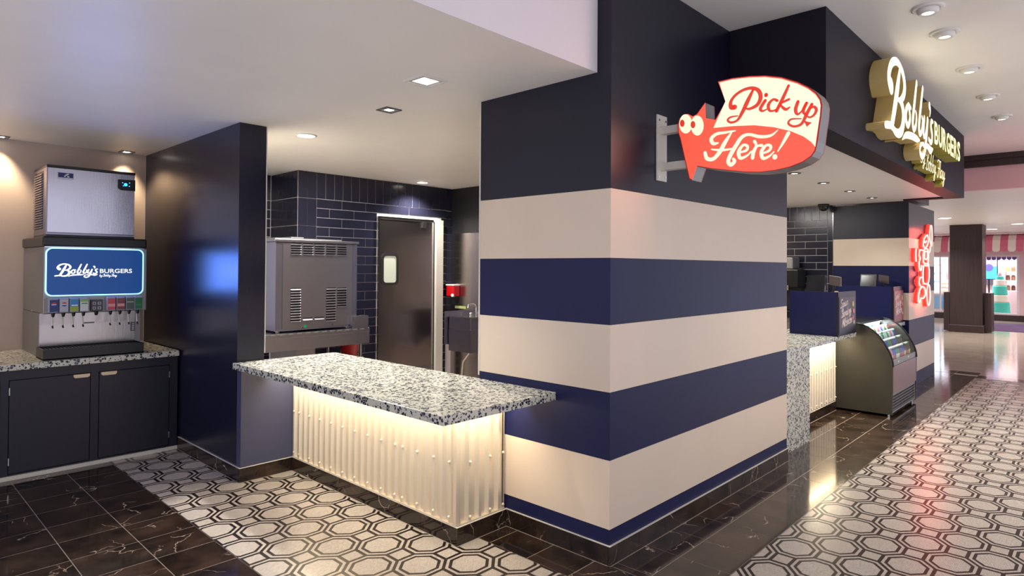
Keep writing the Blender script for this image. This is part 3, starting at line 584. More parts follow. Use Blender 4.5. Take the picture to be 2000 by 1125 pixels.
GL = dict(a=([[(.4,.42),(.2,.5),(.03,.28),(.12,.02),(.3,.12),(.42,.45),(.4,.1),(.5,.0),(.58,.1)]],.54), b=([[(.2,1),(.06,.4),(.1,.04),(.28,.03),(.38,.28),(.27,.48),(.12,.38)]],.46),
 d=([[(.4,.42),(.2,.5),(.03,.25),(.15,.02),(.33,.2),(.52,1),(.42,.2),(.5,0),(.6,.1)]],.56), e=([[(.03,.22),(.28,.28),(.3,.46),(.14,.48),(.03,.22),(.15,.0),(.42,.12)]],.4),
 g=([[(.4,.42),(.2,.5),(.04,.25),(.18,.06),(.38,.4),(.32,-.2),(.15,-.42),(.03,-.3),(.3,-.04),(.5,.1)]],.47), h=([[(.2,1),(.05,0)],[(.06,.2),(.25,.5),(.33,.35),(.3,.05),(.42,.08)]],.42),
 i=([[(.1,.5),(.06,.1),(.13,0),(.24,.1)],[(.15,.7),(.16,.73)]],.23), k=([[(.2,1),(.05,0)],[(.35,.5),(.1,.25),(.3,0),(.42,.06)]],.4), l=([[(.2,1),(.06,.15),(.13,0),(.24,.1)]],.22),
 n=([[(.1,.5),(.04,0)],[(.06,.25),(.25,.5),(.33,.35),(.3,.05),(.42,.08)]],.42), o=([[(.2,.5),(.03,.3),(.1,.02),(.28,.06),(.34,.35),(.2,.5),(.42,.42)]],.4),
 p=([[(.14,.5),(.0,-.42)],[(.12,.3),(.3,.5),(.38,.25),(.25,.0),(.08,.08)]],.42), s=([[(.3,.45),(.15,.5),(.1,.35),(.28,.2),(.2,0),(.02,.06)]],.34),
 y=([[(.08,.5),(.06,.15),(.2,.05),(.38,.5),(.3,-.1),(.15,-.42),(.02,-.3),(.2,-.08),(.5,.12)]],.44), B=([[(.0,.75),(.14,1),(.45,1),(.5,.74),(.25,.55),(.5,.45),(.52,.12),(.25,-.02),(.0,.05)],[(.32,.95),(.14,.02)]],.58),
 F=([[(.0,.85),(.15,1),(.65,.95)],[(.40,.97),(.26,.1),(.08,-.05),(-.05,.1)],[(.15,.5),(.5,.52)]],.5), S=([[(.55,.85),(.4,1),(.15,.85),(.2,.6),(.42,.42),(.35,.08),(.1,0),(-.02,.15)]],.55), M=([[(.0,0),(.2,.95),(.35,.3),(.65,1),(.6,.1),(.74,0)]],.74))
GL[' '] = ([], .26)
def script(txt, h, w, slant, fn, d0, d1, mats, parent, name, x0=0, z0=0, width=None):
    """single-stroke cursive lettering; h = cap height"""
    adv = sum(GL[c][1] for c in txt); k = (width/adv/h) if width else 1
    x = 0; mb = MB()
    for c in txt:
        for s in GL[c][0]:
            mb.ribbon([(x0+((x+a)*k)*h+slant*b*h, z0+b*h, w) for a, b in s], fn, d0, d1, 0, len(mats)-1, sub=4)
        x += GL[c][1]
    return mb.build(name, mats, parent)
script('by Bobby Flay', .021, .0022, .15, fnS, 4.1055, 4.1068, [e_wht], sc_, 'lettering', .56*Lw, .012*Lw, .125)
light('screen_glow', 'AREA', (-1.42, 4.06, 1.545), 5, (.12, .26, 1), None, .6, .33, rot=(-1.5708, 0, 0))
# valves: label cards, nozzles, levers
VX = [-1.724, -1.657, -1.589, -1.522, -1.332, -1.263, -1.195, -1.131]
cols = [((24, 46, 110), 'disc'), ((178, 176, 190), 'disc'), ((40, 130, 190), 'lime'), ((206, 210, 206), 'greenband'), ((196, 70, 80), 'band'), ((120, 58, 64), 'band'), ((70, 84, 76), 'bandg'), ((24, 104, 62), 'dark')]
lab = {}
def lm(c):
    if c not in lab: lab[c] = pm('label_%d_%d_%d' % c, c, .35)
    return lab[c]
pbox('valve_rail', steelg, bd, -1.768, -1.07, 4.09, 4.115, 1.222, 1.335)
for x, (c, kind) in zip(VX, cols):
    v = pbox('valve', pm('valve_clear_%d' % int(-x*1000), (150, 150, 168), .2), bd, x-.031, x+.031, 4.03, 4.09, 1.224, 1.338, bev=.004)
    card = pbox('flavour_card', lm(c), v, x-.027, x+.027, 4.026, 4.03, 1.232, 1.326); card['label'] = 'printed flavour card'
    r = lambda n, cc, x0, x1, z0, z1: pbox(n, lm(cc), v, x+x0, x+x1, 4.0248, 4.026, z0, z1)
    if kind == 'disc':
        for z0, z1, cc in ((.001, .016, (196, 40, 50)), (-.004, .001, (236, 236, 240)), (-.017, -.004, (30, 60, 150))):
            P = [(x+.017*math.cos(a), 1.29+.017*math.sin(a)) for a in [2*math.pi*i/24 for i in range(24)] if z0 <= .017*math.sin(a) <= z1+.0005]
            P = sorted(P, key=lambda p: math.atan2(p[1]-1.29-(z0+z1)/2, p[0]-x))
            if len(P) > 2: MB().prism(P, fnY, 4.0248, 4.026).build('emblem', lm(cc), v)
            else: r('emblem', cc, -.016, .016, 1.29+z0, 1.29+z1)
    if kind == 'lime':
        r('print_band', (150, 170, 50), -.027, .027, 1.232, 1.268); r('print_band', (226, 232, 230), -.02, .022, 1.274, 1.284)
    if kind == 'greenband':
        r('print_band', (130, 170, 90), -.027, .027, 1.306, 1.326); r('print_band', (60, 110, 80), -.02, .02, 1.288, 1.296)
    if kind == 'band': r('print_band', (226, 150, 150), -.025, .025, 1.258, 1.282)
    if kind == 'bandg': r('print_band', (150, 160, 150), -.025, .025, 1.288, 1.298)
    if kind == 'dark': r('print_band', (40, 140, 80), -.022, .02, 1.262, 1.272)
    MB().lathe([(.014, 1.224), (.012, 1.205), (.008, 1.19)], (x, 4.055, 0), 10).build('nozzle', blk, v)
    lv = MB().tube([(x, 4.085, 1.222), (x-.002, 4.075, 1.17), (x-.003, 4.055, 1.12)], .0055, 8).build('lever', alum, v)
    MB().tube([(x-.003, 4.055, 1.12), (x-.002, 4.045, 1.105)], .0065, 8).build('lever_tip', blk, lv)
kp = pbox('button_panel', pm('button_panel', (70, 66, 74), .4), bd, -1.470, -1.385, 4.06, 4.09, 1.224, 1.318, bev=.004)
for ax in (-1.447, -1.411):
    for az in (1.25, 1.288): ring(rrect(ax-.011, ax+.011, az-.011, az+.011, .002, 1), rrect(ax-.007, ax+.007, az-.007, az+.007, .002, 1), fnY, 4.057, 4.06).build('button', lm((196, 192, 200)), kp)
MB().lathe([(.016, 1.224), (.013, 1.2), (.009, 1.19)], (-1.43, 4.07, 0), 10).build('nozzle', blk, bd)
rp = pbox('side_keypad', blk, bd, -1.128, -1.098, 4.238, 4.252, 1.03, 1.105, bev=.003)
for k in range(4): pbox('key', lm((190, 186, 196)), rp, -1.123, -1.104, 4.234, 4.238, 1.037+.0168*k, 1.049+.0168*k)
pbox('maker_plate', lm((120, 116, 116)), bd, -1.475, -1.40, 4.250, 4.252, 1.112, 1.124)
tray = MB().box(-1.794, -1.096, 4.0, 4.255, .8615, .87); 
for a in ((-1.794, -1.786, 4.0, 4.255), (-1.104, -1.096, 4.0, 4.255), (-1.786, -1.104, 4.0, 4.008), (-1.786, -1.104, 4.247, 4.255)): tray.box(*a, .8615, .945)
tr_ = tray.build('drip_tray', blk, bd)
for k in range(28): unit_piece('grate_bar', blk, tr_, -1.782+.0243*k, -1.782+.0243*k+.012, 4.01, 4.245, .93, .936)
MB().cyl((-1.7795, 4.5, 1.22), (-1.779-.008, 4.5, 1.22), .008).build('lock', chrome, bd)
# ================================================================== ICE MACHINE
im = thing('ice_machine', (-1.4, 4.6, 1.827), 'stainless ice machine with side vents stacked on the soda dispenser', 'machine')
pbox('cabinet', steelv, im, -1.722, -1.078, 4.372, 4.85, 1.852, 2.405)
pbox('front_panel', steelf, im, -1.716, -1.080, 4.36, 4.372, 1.868, 2.405, bev=.003)
pbox('lid', blk, im, -1.724, -1.076, 4.355, 4.86, 2.405, 2.426, bev=.003); pbox('base_trim', blk, im, -1.722, -1.078, 4.362, 4.85, 1.828, 1.852)
cp = MB().prism([(-1.213, 2.355), (-1.078, 2.360), (-1.078, 2.262), (-1.188, 2.262), (-1.213, 2.278)], fnY, 4.352, 4.36).build('control_panel', blk, im)
ds = pbox('display', pm('display_dark', (10, 24, 60), .2), cp, -1.19, -1.118, 4.350, 4.352, 2.288, 2.338)
MB().cyl((-1.154, 4.3495, 2.313), (-1.154, 4.35, 2.313), .014, n=16).build('indicator', e_ind, ds)
for a, b in ((-1.182, 2.325), (-1.176, 2.298), (-1.13, 2.298), (-1.128, 2.328)): pbox('indicator', e_ind, ds, a, a+.008, 4.349, 4.35, b, b+.006)
st = pbox('badge', lm((200, 200, 215)), im, -1.652, -1.537, 4.358, 4.36, 2.312, 2.372); pbox('badge_field', lm((26, 36, 100)), st, -1.647, -1.542, 4.357, 4.358, 2.328, 2.367)
for z, x0, x1 in ((2.34, -1.606, -1.594), (2.351, -1.598, -1.582), (2.337, -1.585, -1.57), (2.358, -1.588, -1.572)): pbox('badge_mark', lm((220, 222, 235)), st, x0, x1, 4.3562, 4.357, z-.005, z+.005)
pbox('side_recess', blk, im, -1.7232, -1.722, 4.50, 4.82, 1.90, 2.385)
for k in range(23): MB().prism([(-1.722, 0), (-1.735, -.006), (-1.735, .002), (-1.722, .012)], lambda u, v, d, k=k: (u, d, 1.912+.0203*k+v), 4.505, 4.815).build('louver', steelv, im)
# ================================================================== PICK UP SIGN
ps = thing('pickup_sign', (.52, -.01, 2.3), 'red and cream lit arrow sign with eyes, lettered Pick up Here, on the pier', 'sign')
fnP = lambda u, v, d: (d, -u, v)
frame_red = pm('sign_edge_red', (170, 26, 24), .3)
MB().prism(SIGN_OUT, fnP, .464, .576, 0, 0).build('cabinet', steelg, ps)
def grow(P, k):
    cx = sum(p[0] for p in P)/len(P); cy = sum(p[1] for p in P)/len(P); return [(cx+(a-cx)*k, cy+(b-cy)*k) for a, b in P]
MB().prism(SIGN_OUT, fnP, .4615, .464, 0, 1).build('face_edge', [frame_red, frame_red], ps)
MB().prism(grow(SIGN_OUT, .985), fnP, .4605, .4615, 0, 0).build('red_face', e_red, ps)
MB().prism(grow(SIGN_OUT, 1.0), fnP, .574, .583, 0, 0).build('rear_edge', frame_red, ps)
MB().prism(SIGN_CREAM, fnP, .4592, .4604, 0, 0).build('cream_panel', e_crm, ps)
for s in SIGN_RED: MB().ribbon(s, fnP, .4578, .4591).build('letter', e_ltr, ps)
MB().prism(SIGN_HEART, fnP, .4578, .4591).build('heart', e_ltr, ps)
for s in SIGN_CRM: MB().ribbon(s, fnP, .4578, .4591).build('letter', e_crm, ps)
for a, b in zip(SIGN_EYES, SIGN_PUPILS):
    ey = MB().prism(a, fnP, .4580, .4603).build('eye', e_crm, ps); MB().prism(b, fnP, .4565, .4579).build('pupil', e_ltr, ey)
pl = pbox('wall_plate', alum, ps, .467, .578, -.012, -.0008, 2.126, 2.522, bev=.002)
for z in (2.15, 2.49):
    for x in (.485, .56): MB().cyl((x, -.012, z), (x, -.015, z), .007, n=8).build('bolt', chrome, pl)
for z in (2.427, 2.21): pbox('bracket_arm', alum, ps, .498, .548, -.24 if z < 2.3 else -.18, -.012, z-.022, z+.022)
for z, u in ((2.4, .5), (2.3, .6)): pass
light('sign_glow', 'AREA', (.44, -.55, 2.36), 3.0, (1, .45, .33), (-.6, -.55, 2.2), .4, .3)
# ================================================================== STOREFRONT SIGN
sf = thing('storefront_sign', (4.0, -.65, 2.8), 'glowing cream script storefront letters reading the burger shop name on the dark bulkhead', 'sign')
A_, B_, KX, KZ = 2.403, 3.237-.0006, 3.27, 3.15
fnB = lambda u, v, d: (A_+u*KX, d, 2.602+v*KZ)
nm = ['letter', 'letter', 'letter', 'letter', 'letter', 'apostrophe', 'letter', 'underline', 'underline']
for k in range(9):
    mb = MB()
    for s in LOGO[k]: mb.ribbon(s, fnB, -.77, -.6475, 0, 1)
    mb.build(nm[k], [e_logo, gold], sf)
for k, ch in enumerate('BURGERS'):
    text_at(ch, sf, 'letter', [e_yel, olive], 4.225+.2085*k, -.71, 2.803, .180, .215, .122, bold=.028)
fnF = lambda u, v, d: (3.88+u, d, 2.56+v)
script('by', .11, .010, .2, fnF, -.72, -.6475, [e_logo, olive], sf, 'letter', 0, .03, .20)
script('Bobby', .17, .012, .2, fnF, -.72, -.6475, [e_logo, olive], sf, 'letter', .24, -.005, .46)
script('Flay', .17, .012, .2, fnF, -.72, -.6475, [e_logo, olive], sf, 'letter', .78, -.015, .40)
light('logo_glow', 'AREA', (3.2, -.86, 2.95), .9, (1, .93, .68), (3.2, -2.2, 3.2), 1.6, .4)
# ================================================================== NEON
ne = thing('neon_sign', (7.7, -.02, 1.6), 'red neon tube figure sign glowing on the far striped pier', 'sign')
for s in NEON:
    P = cat([(a, -.075, b) for a, b in s], 5); cl = s[0] == s[-1]
    if cl: P = P[:-1]
    MB().tube(P, .009, 6, closed=cl).build('neon_tube', e_neon, ne)
    Q = [(a+.0, -.04, b) for a, _, b in P]
    MB().tube(Q, .022, 6, closed=cl).build('red_glow_backing', acry, ne)  # neon's red glow painted as a self-lit strip behind each tube
    for i in (0, len(P)//2): MB().cyl((P[i][0], -.075, P[i][2]), (P[i][0], -.0155, P[i][2]), .006, n=6).build('standoff', chrome, ne)
light('neon_glow', 'AREA', (7.72, -.12, 1.65), 12, (1, .14, .10), (7.72, .5, 1.65), .7, 1.1)
light('neon_out', 'AREA', (7.72, -.13, 1.65), 4.5, (1, .16, .12), (7.2, -2, 1.2), .5, 1.0)
# ================================================================== ORDER COUNTER
oc = thing('order_counter', (4.0, .4, 0), 'order counter with a terrazzo end and lit corrugated front behind the striped pier', 'counter')
pbox('terrazzo_end', terr, oc, 2.588, 3.36, .07, .40, .0005, .861)
pbox('carcass', black, oc, 3.362, 4.935, .33, .74, 0, .861)
rib_panel('front_panel', 3.362, 4.94, lambda a, d: (a, .322-d), .112, .861, .0815, 4.27, oc)
for x in (3.945, 4.108, 4.27, 4.433, 4.596, 4.76, 4.92):
    for z in (.495, .15): screw(oc, (x, .3005, z), (0, -1, 0))
base_run(3.362, .312, 4.94, .312, 0, -1, oc, name='skirting_tile')
pbox('rear_carcass', black, oc, 4.937, 6.96, .47, .74, 0, .861); pbox('rear_carcass', navy, oc, 6.22, 6.96, .06, .469, 0, .861)
oct_ = tag(MB().box(2.588, 4.86, .068, .74, .8615, .906, bev=.002).box(4.86, 6.97, .46, .74, .8615, .906).box(6.2, 6.97, .03, .46, .8615, .906).build('counter_slab', terr), 'terrazzo slab running along the order counter under the navy screens', 'countertop')
pbox('led_strip', led, oct_, 3.4, 4.84, .18, .192, .857, .8615)
light('led_order', 'AREA', (4.1, .19, .853), 13, (1, .87, .64), None, 1.5, .03, rot=(.5, 0, 0))
def shield(x0, x1, y0, y1, ztop, label, words, ink):
    s = thing('counter_screen', (x0, y0, .906), label, 'screen', 'navy screens on the order counter')
    pbox('side_board', navy, s, x0, x0+.025, y0+.025, y1, .9065, ztop); fb_ = pbox('front_board', navyd, s, x0, x1, y0, y0+.025, .9065, ztop)
    mb = pbox('menu_panel', pm('menu_panel_%d' % int(x0), words[3], .35), s, x0+.02, x1-.02, y0-.004, y0-.0005, .93, ztop-.055)
    for k, wd in enumerate(words[:3]):
        h = .085; W_ = x1-x0
        script(wd, h, .011, .18, lambda u, v, d: (u, d, v+.12*(u-x0)), y0-.007, y0-.004, [ink], mb, 'lettering', x0+.05+.03*k, ztop-.175-.105*k, W_*(.42 if k == 0 else .55))
    for k, (a, b) in enumerate(((.80, .30), (.84, .22), (.79, .15), (.85, .1))):
        MB().cyl((x0+(x1-x0)*a, y0-.008, .93+b), (x0+(x1-x0)*a, y0-.004, .93+b), .032-.004*k, n=12).build('picture_dot', lm([(220, 170, 90), (226, 120, 110), (200, 90, 90), (230, 180, 170)][k]), mb)
    return s
ink1 = pm('menu_ink', (236, 214, 206), .5); 
shield(4.22, 4.84, .07, .56, 1.366, 'nearer navy counter screen with a dark script menu panel on the order counter', ('Spoon', 'Bending', 'Milkshakes', (44, 32, 52)), ink1)
shield(6.42, 6.96, .045, .70, 1.385, 'farther navy counter screen with a red menu panel beside the neon pier', ('Spoon', 'Bending', 'Milkshakes', (150, 66, 66)), ink1)
# ------------------------------------------------------------------ display case
dc = thing('display_case', (5.54, .08, 0), 'dark curved-front chilled display case full of bottled drinks', 'refrigerator')
PROF = [(-.255, .03), (-.262, .30), (-.264, .543), (-.254, .623), (-.224, .708), (-.163, .817), (-.093, .904), (.01, .975), (.096, .995), (.42, 1.0), (.42, .03)]
fnX = lambda u, v, d: (d, u, v)
for x0, x1 in ((4.955, 4.985), (6.10, 6.13)):
    MB().prism(PROF, fnX, x0, x1).build('side_panel', casem, dc)
    e = MB().tube(cat([(x0+.012, a-.004, b+.004) for a, b in PROF[2:9]], 4), .008, 6).build('edge_moulding', blk, dc)
pbox('back_panel', black, dc, 4.986, 6.099, .38, .419, .26, .995); pbox('top_cover', blk, dc, 4.986, 6.099, .09, .379, .975, .997)
pbox('base_pan', black, dc, 4.986, 6.099, -.235, .379, .06, .255)
pbox('front_panel', casep, dc, 4.986, 6.099, -.262, -.235, .258, .548, bev=.003)
pbox('price_rail', steelg, dc, 4.986, 6.099, -.258, -.235, .552, .61); pbox('rail_tag', lm((226, 226, 226)), dc, 5.22, 5.25, -.2605, -.258, .572, .592); pbox('rail_tag', lm((226, 226, 226)), dc, 5.70, 5.73, -.2605, -.258, .58, .6)
gr = pbox('grille_frame', steelg, dc, 4.986, 6.099, -.252, -.236, .04, .062); pbox('grille_frame', steelg, dc, 4.986, 6.099, -.252, -.236, .228, .252); pbox('grille_frame', steelg, dc, 4.986, 5.01, -.252, -.236, .062, .228); pbox('grille_frame', steelg, dc, 6.075, 6.099, -.252, -.236, .062, .228)
for k in range(5): MB().prism([(-.252, 0), (-.236, .003), (-.236, .007), (-.252, .006)], lambda u, v, d, k=k: (d, u, .07+.032*k+v), 5.012, 6.073).build('louver', steelg, dc)
for x in (4.985, 6.10):
    for y in (-.215, .38): MB().cyl((x, y, .001), (x, y, .06), .014, n=10).build('leg', chrome, dc)
TIER = [.5555, .63, .70, .75, .772, .78]
for k in range(6): pbox('shelf_step', black, dc, 4.99, 6.095, -.226+.078*k, -.226+.078*(k+1)-.002, .26, TIER[k]-.0005)
gl = cat([(a-.003, b+.003) for a, b in PROF[3:9]], 4); gl2 = [(a+.004, b-.004) for a, b in gl]
MB().prism(gl+gl2[::-1], fnX, 4.988, 6.097).build('curved_glass', glass, dc)
pbox('case_lamp', e_case, dc, 5.02, 6.07, .10, .13, .962, .974)
light('case_light', 'AREA', (5.54, .115, .958), 16, (.92, .97, 1), (5.54, -.1, .6), 1.0, .03)
BP = [(.0, 0), (.026, .001), (.028, .01), (.028, .105), (.024, .125), (.012, .152), (.011, .16), (.0145, .161), (.0145, .18), (.0, .181)]
kinds = [('green', (26, 110, 58), (240, 240, 236)), ('blue', (40, 56, 150), (240, 240, 244)), ('brown', (80, 36, 22), (226, 226, 222)), ('clear', (170, 190, 186), (236, 238, 238)), ('pink', (190, 90, 120), (244, 240, 240)), ('dark green', (20, 74, 44), (30, 130, 70))]
proto = {}
for nme, c, cap in kinds:
    liquid = pm('bottle_'+nme.replace(' ', '_'), c, .12); capm = lm(cap)
    o = MB().lathe(BP, (0, 0, 0), 10, [0, 0, 0, 0, 0, 0, 1, 1, 1]).build('bottle', [liquid, capm], None)
    MB().lathe([(.0285, .04), (.0285, .092)], (0, 0, 0), 10).build('bottle_label', lm({'green': (220, 230, 200), 'blue': (190, 60, 80), 'brown': (180, 40, 44), 'clear': (90, 150, 190), 'pink': (230, 210, 220), 'dark green': (200, 210, 90)}[nme]), o)
    proto[nme] = o
order = ['green', 'green', 'pink', 'blue', 'blue', 'green', 'green', 'brown', 'blue', 'blue', 'dark green', 'brown', 'brown', 'dark green']
back = ['clear', 'green', 'clear', 'pink', 'clear', 'blue', 'clear', 'green', 'clear', 'clear', 'pink', 'clear', 'dark green', 'clear']
rown = ['front', 'second', 'third', 'fourth', 'fifth', 'rearmost']
used = set()
for r in range(6):
    for k in range(14):
        nme = order[k] if r < 2 else back[(k+r*3) % 14]; o = proto[nme]
        posn = ['at the left end', 'second from the left', 'third from the left', 'fourth from the left', 'fifth from the left', 'sixth from the left', 'just left of centre', 'just right of centre', 'sixth from the right', 'fifth from the right', 'fourth from the right', 'third from the right', 'second from the right', 'at the right end'][k]
        lb = '%s bottle, %s cap, %s row of the curved case, %s' % (nme, 'green' if nme == 'dark green' else 'white', rown[r], posn)
        gp = '%s bottles in the %s row of the display case' % (nme, rown[r]); loc = (5.04+.0765*k, -.186+.078*r, TIER[r])
        if nme in used: o = dup(o, loc, lb, gp)
        else: used.add(nme); o.location = loc; o['label'] = lb; o['group'] = gp
        o['category'] = 'bottle'; o.rotation_euler = (0, 0, random.uniform(0, 6.28))
# ------------------------------------------------------------------ tills and behind-counter machines
def till(x, y, label):
    t = thing('till_terminal', (x, y, .906), label, 'till', 'tills behind the navy screens')
    pbox('base', blk, t, x-.09, x+.09, y-.08, y+.10, .9065, .96, bev=.01); MB().cyl((x, y+.02, .96), (x-.01, y+.01, 1.35), .03, .03, 12).build('stand', blk, t)
    rot = lambda u, v, d: (x-.10+d*.9+v*.25, y+u, 1.33+v-d*.25)
    MB().prism([(-.095, 0), (.095, 0), (.095, .21), (-.095, .21)], rot, 0, .06).build('screen_housing', blk, t)
    MB().prism([(-.085, .015), (.085, .015), (.085, .195), (-.085, .195)], rot, -.002, 0).build('screen', pm('till_glass', (30, 30, 34), .15), t)
    MB().cyl((x+.05, y-.02, .96), (x+.135, y-.14, 1.43), .012, n=8).build('display_pole', blk, t)
    MB().prism([(-.06, 0), (.06, .02), (.06, .12), (-.06, .10)], lambda u, v, d: (x+.12+d, y-.14+u, 1.415+v+d*.1), 0, .03).build('customer_display', pm('display_back', (84, 72, 70), .4), t)
till(4.50, .36, 'black till with a tilted screen behind the nearer navy counter screen'); till(6.66, .38, 'black till with a tilted screen behind the farther navy counter screen')
bs = thing('back_counter', (6.75, 1.75, 0), 'steel back counter against the tiled wall of the order bay', 'counter')
pbox('cabinet', steelg, bs, 6.5, 6.975, 1.15, 2.38, .05, .86); pbox('top', steelh, bs, 6.48, 6.977, 1.14, 2.39, .86, .9)
for y in (1.2, 2.33): MB().cyl((6.55, y, .001), (6.55, y, .05), .02).build('foot', chrome, bs)
cm = thing('drink_machine', (6.72, 1.5, .9), 'black and steel drinks machine against the navy tiled wall', 'machine')
pbox('base', blk, cm, 6.55, 6.9, 1.3, 1.72, .9005, 1.0, bev=.008); pbox('column', black, cm, 6.75, 6.9, 1.3, 1.72, 1.0, 1.62, bev=.008); pbox('head', blk, cm, 6.55, 6.9, 1.28, 1.74, 1.34, 1.60, bev=.012)
pbox('hopper', steelg, cm, 6.58, 6.88, 1.36, 1.7, 1.6, 1.78, bev=.02); pbox('tap', chrome, cm, 6.53, 6.56, 1.40, 1.44, 1.30, 1.37); pbox('trim', chrome, cm, 6.545, 6.55, 1.28, 1.74, 1.585, 1.597); pbox('tap', chrome, cm, 6.53, 6.56, 1.58, 1.62, 1.30, 1.37)
sc2 = thing('security_camera', (6.75, .99, 2.535), 'small dark dome camera under the order bay ceiling', 'camera')
MB().lathe([(.0, 2.5345), (.075, 2.5345), (.075, 2.50), (.06, 2.495)], (6.75, .99, 0), 16).build('mount', blk, sc2); MB().lathe([(.06, 2.497), (.055, 2.465), (.03, 2.44), (0, 2.434)], (6.75, .99, 0), 16).build('dome', pm('smoked_dome', (24, 22, 24), .1), sc2)
# ================================================================== KITCHEN
tb = thing('steel_table', (.25, 4.2, 0), 'stainless work table carrying the steel oven in the kitchen', 'table')
pbox('top', steelh, tb, -.58, 1.06, 3.85, 4.64, .90, .942, bev=.002); pbox('apron', steelh, tb, -.58, 1.058, 3.852, 3.87, .776, .90); pbox('side_apron', steelh, tb, 1.04, 1.058, 3.87, 4.63, .83, .90)
for x in (-.5, .99):
    for y in (3.92, 4.58): MB().cyl((x, y, .001), (x, y, .90), .02, n=12).build('leg', chrome, tb)
pbox('undershelf', steelh, tb, -.56, 1.03, 3.9, 4.62, .25, .28)
for k in range(17): pbox('edge_clip', steelg, tb, -.5+.09*k, -.5+.09*k+.05, 3.846, 3.85, .93, .944)
ov = thing('conveyor_oven', (.48, 4.2, .942), 'large stainless oven cabinet with louvered vents on the steel table', 'oven')
pbox('cabinet', steelv, ov, .02, .93, 3.915, 4.55, .965, 1.84, bev=.004); pbox('top_cap', steelh, ov, .0, .945, 3.89, 4.57, 1.84, 1.868, bev=.004)
fp = pbox('front_panel', steelh, ov, .09, .872, 3.902, 3.915, .985, 1.832); pbox('corner_strip', steelv, ov, .02, .088, 3.906, 3.915, .975, 1.836); pbox('corner_strip', steelv, ov, .876, .93, 3.906, 3.915, .975, 1.836)
pbox('flue_plate', steelg, ov, .06, .80, 4.0, 4.5, 1.868, 1.884); pbox('flue_collar', steelg, ov, .30, .44, 4.15, 4.35, 1.884, 1.905)
for x in (.08, .86):
    for y in (3.98, 4.48): MB().cyl((x, y, .9425), (x, y, .966), .022, n=10).build('foot', steelg, ov)
pbox('shelf_bracket', steelh, ov, .85, 1.05, 3.86, 3.90, .946, 1.074); pbox('bracket_lip', chrome, ov, .95, 1.0, 3.86, 3.905, 1.075, 1.083)
def vent(x0, x1, z0, z1, n):
    pbox('vent_recess', black, ov, x0, x1, 3.9005, 3.902, z0, z1)
    p = (z1-z0)/n
    for k in range(n): MB().prism([(3.902, 0), (3.888, p*.1), (3.888, p*.22), (3.902, p*.62)], lambda u, v, d, k=k: (d, u, z0+p*k+v), x0, x1).build('louver', steelh, ov)
for k in range(5): vent(.172+.1292*k, .172+.1292*k+.108, 1.712, 1.832, 5)
vent(.172, .28, 1.045, 1.386, 13); vent(.562, .672, 1.03, 1.384, 13); vent(.69, .80, 1.172, 1.382, 8); vent(.305, .41, 1.052, 1.086, 1); vent(.432, .54, 1.052, 1.086, 1)
MB().cyl((.30, 3.902, .99), (.30, 3.895, .99), .008, n=8).build('knob', chrome, ov); pbox('indicator', e_grn, ov, .322, .345, 3.898, 3.902, .985, 1.012); MB().cyl((.63, 3.902, 1.0), (.63, 3.895, 1.0), .008, n=8).build('knob', chrome, ov)
bk = thing('red_bucket', (1.19, 4.5, 0), 'red sanitizer bucket on a stand below the tiled wall beside the steel table', 'bucket')
MB().lathe([(0, .56), (.09, .56), (.11, .72), (.115, .72), (.115, .735), (.105, .735), (.088, .58), (0, .58)], (1.19, 4.45, 0), 16).build('pail', pm('red_plastic', (170, 30, 26), .4), bk); pbox('stand', steelg, bk, 1.08, 1.30, 4.33, 4.6, .54, .559)
for x in (1.09, 1.29):
    for y in (4.34, 4.59): MB().cyl((x, y, .001), (x, y, .54), .012, n=8).build('leg', chrome, bk)
pi = thing('pipe_pair', (1.34, 4.6, 0), 'pair of thin chrome pipes on the tiled wall next to the red bucket', 'pipe')
for x in (1.335, 1.375): MB().cyl((x, 4.63, .001), (x, 4.63, .80), .012, n=10).build('pipe', chrome, pi)
sd = thing('soap_dispenser', (2.89, 4.55, 1.2), 'red wall soap dispenser with a white lid on the steel kitchen wall', 'dispenser')
pbox('housing', pm('soap_red', (190, 18, 26), .2), sd, 2.81, 2.921, 4.47, 4.63, 1.205, 1.35, bev=.012); pbox('lid', lm((236, 226, 226)), sd, 2.806, 2.921, 4.465, 4.635, 1.35, 1.368, bev=.004); MB().cyl((2.85, 4.5, 1.222), (2.80, 4.49, 1.222), .022, n=14).build('push_button', lm((236, 232, 230)), sd)
hs = thing('hand_sink', (2.75, 4.15, .5), 'stainless hand sink with side splash on the kitchen side wall', 'sink')
pbox('basin', steelv, hs, 2.56, 2.92, 3.86, 4.28, .80, .955, bev=.01); pbox('front_rim', chrome, hs, 2.545, 2.92, 3.85, 4.29, .955, .97); pbox('side_splash', steelv, hs, 2.50, 2.92, 4.292, 4.302, .60, 1.03); pbox('bracket', steelv, hs, 2.56, 2.70, 3.86, 4.28, .52, .80)
MB().tube([(2.88, 4.1, .97), (2.88, 4.1, 1.09), (2.83, 4.1, 1.12), (2.74, 4.1, 1.11), (2.73, 4.1, 1.07)], .011, 8).build('faucet', chrome, hs)
MB().tube([(2.76, 4.0, .80), (2.76, 4.0, .60), (2.76, 4.22, .36), (2.76, 4.25, .10)], .02, 8).build('drain_pipe', chrome, hs)
for y in (3.98, 4.2): MB().lathe([(.02, .97), (.02, 1.0), (0, 1.005)], (2.87, y, 0), 8).build('tap', chrome, hs)
sn = tag(MB().box(2.912, 2.921, 4.34, 4.56, 1.04, 1.075).build('notice_strip', lm((170, 176, 120))), 'pale notice strip on the steel wall above the hand sink', 'notice')
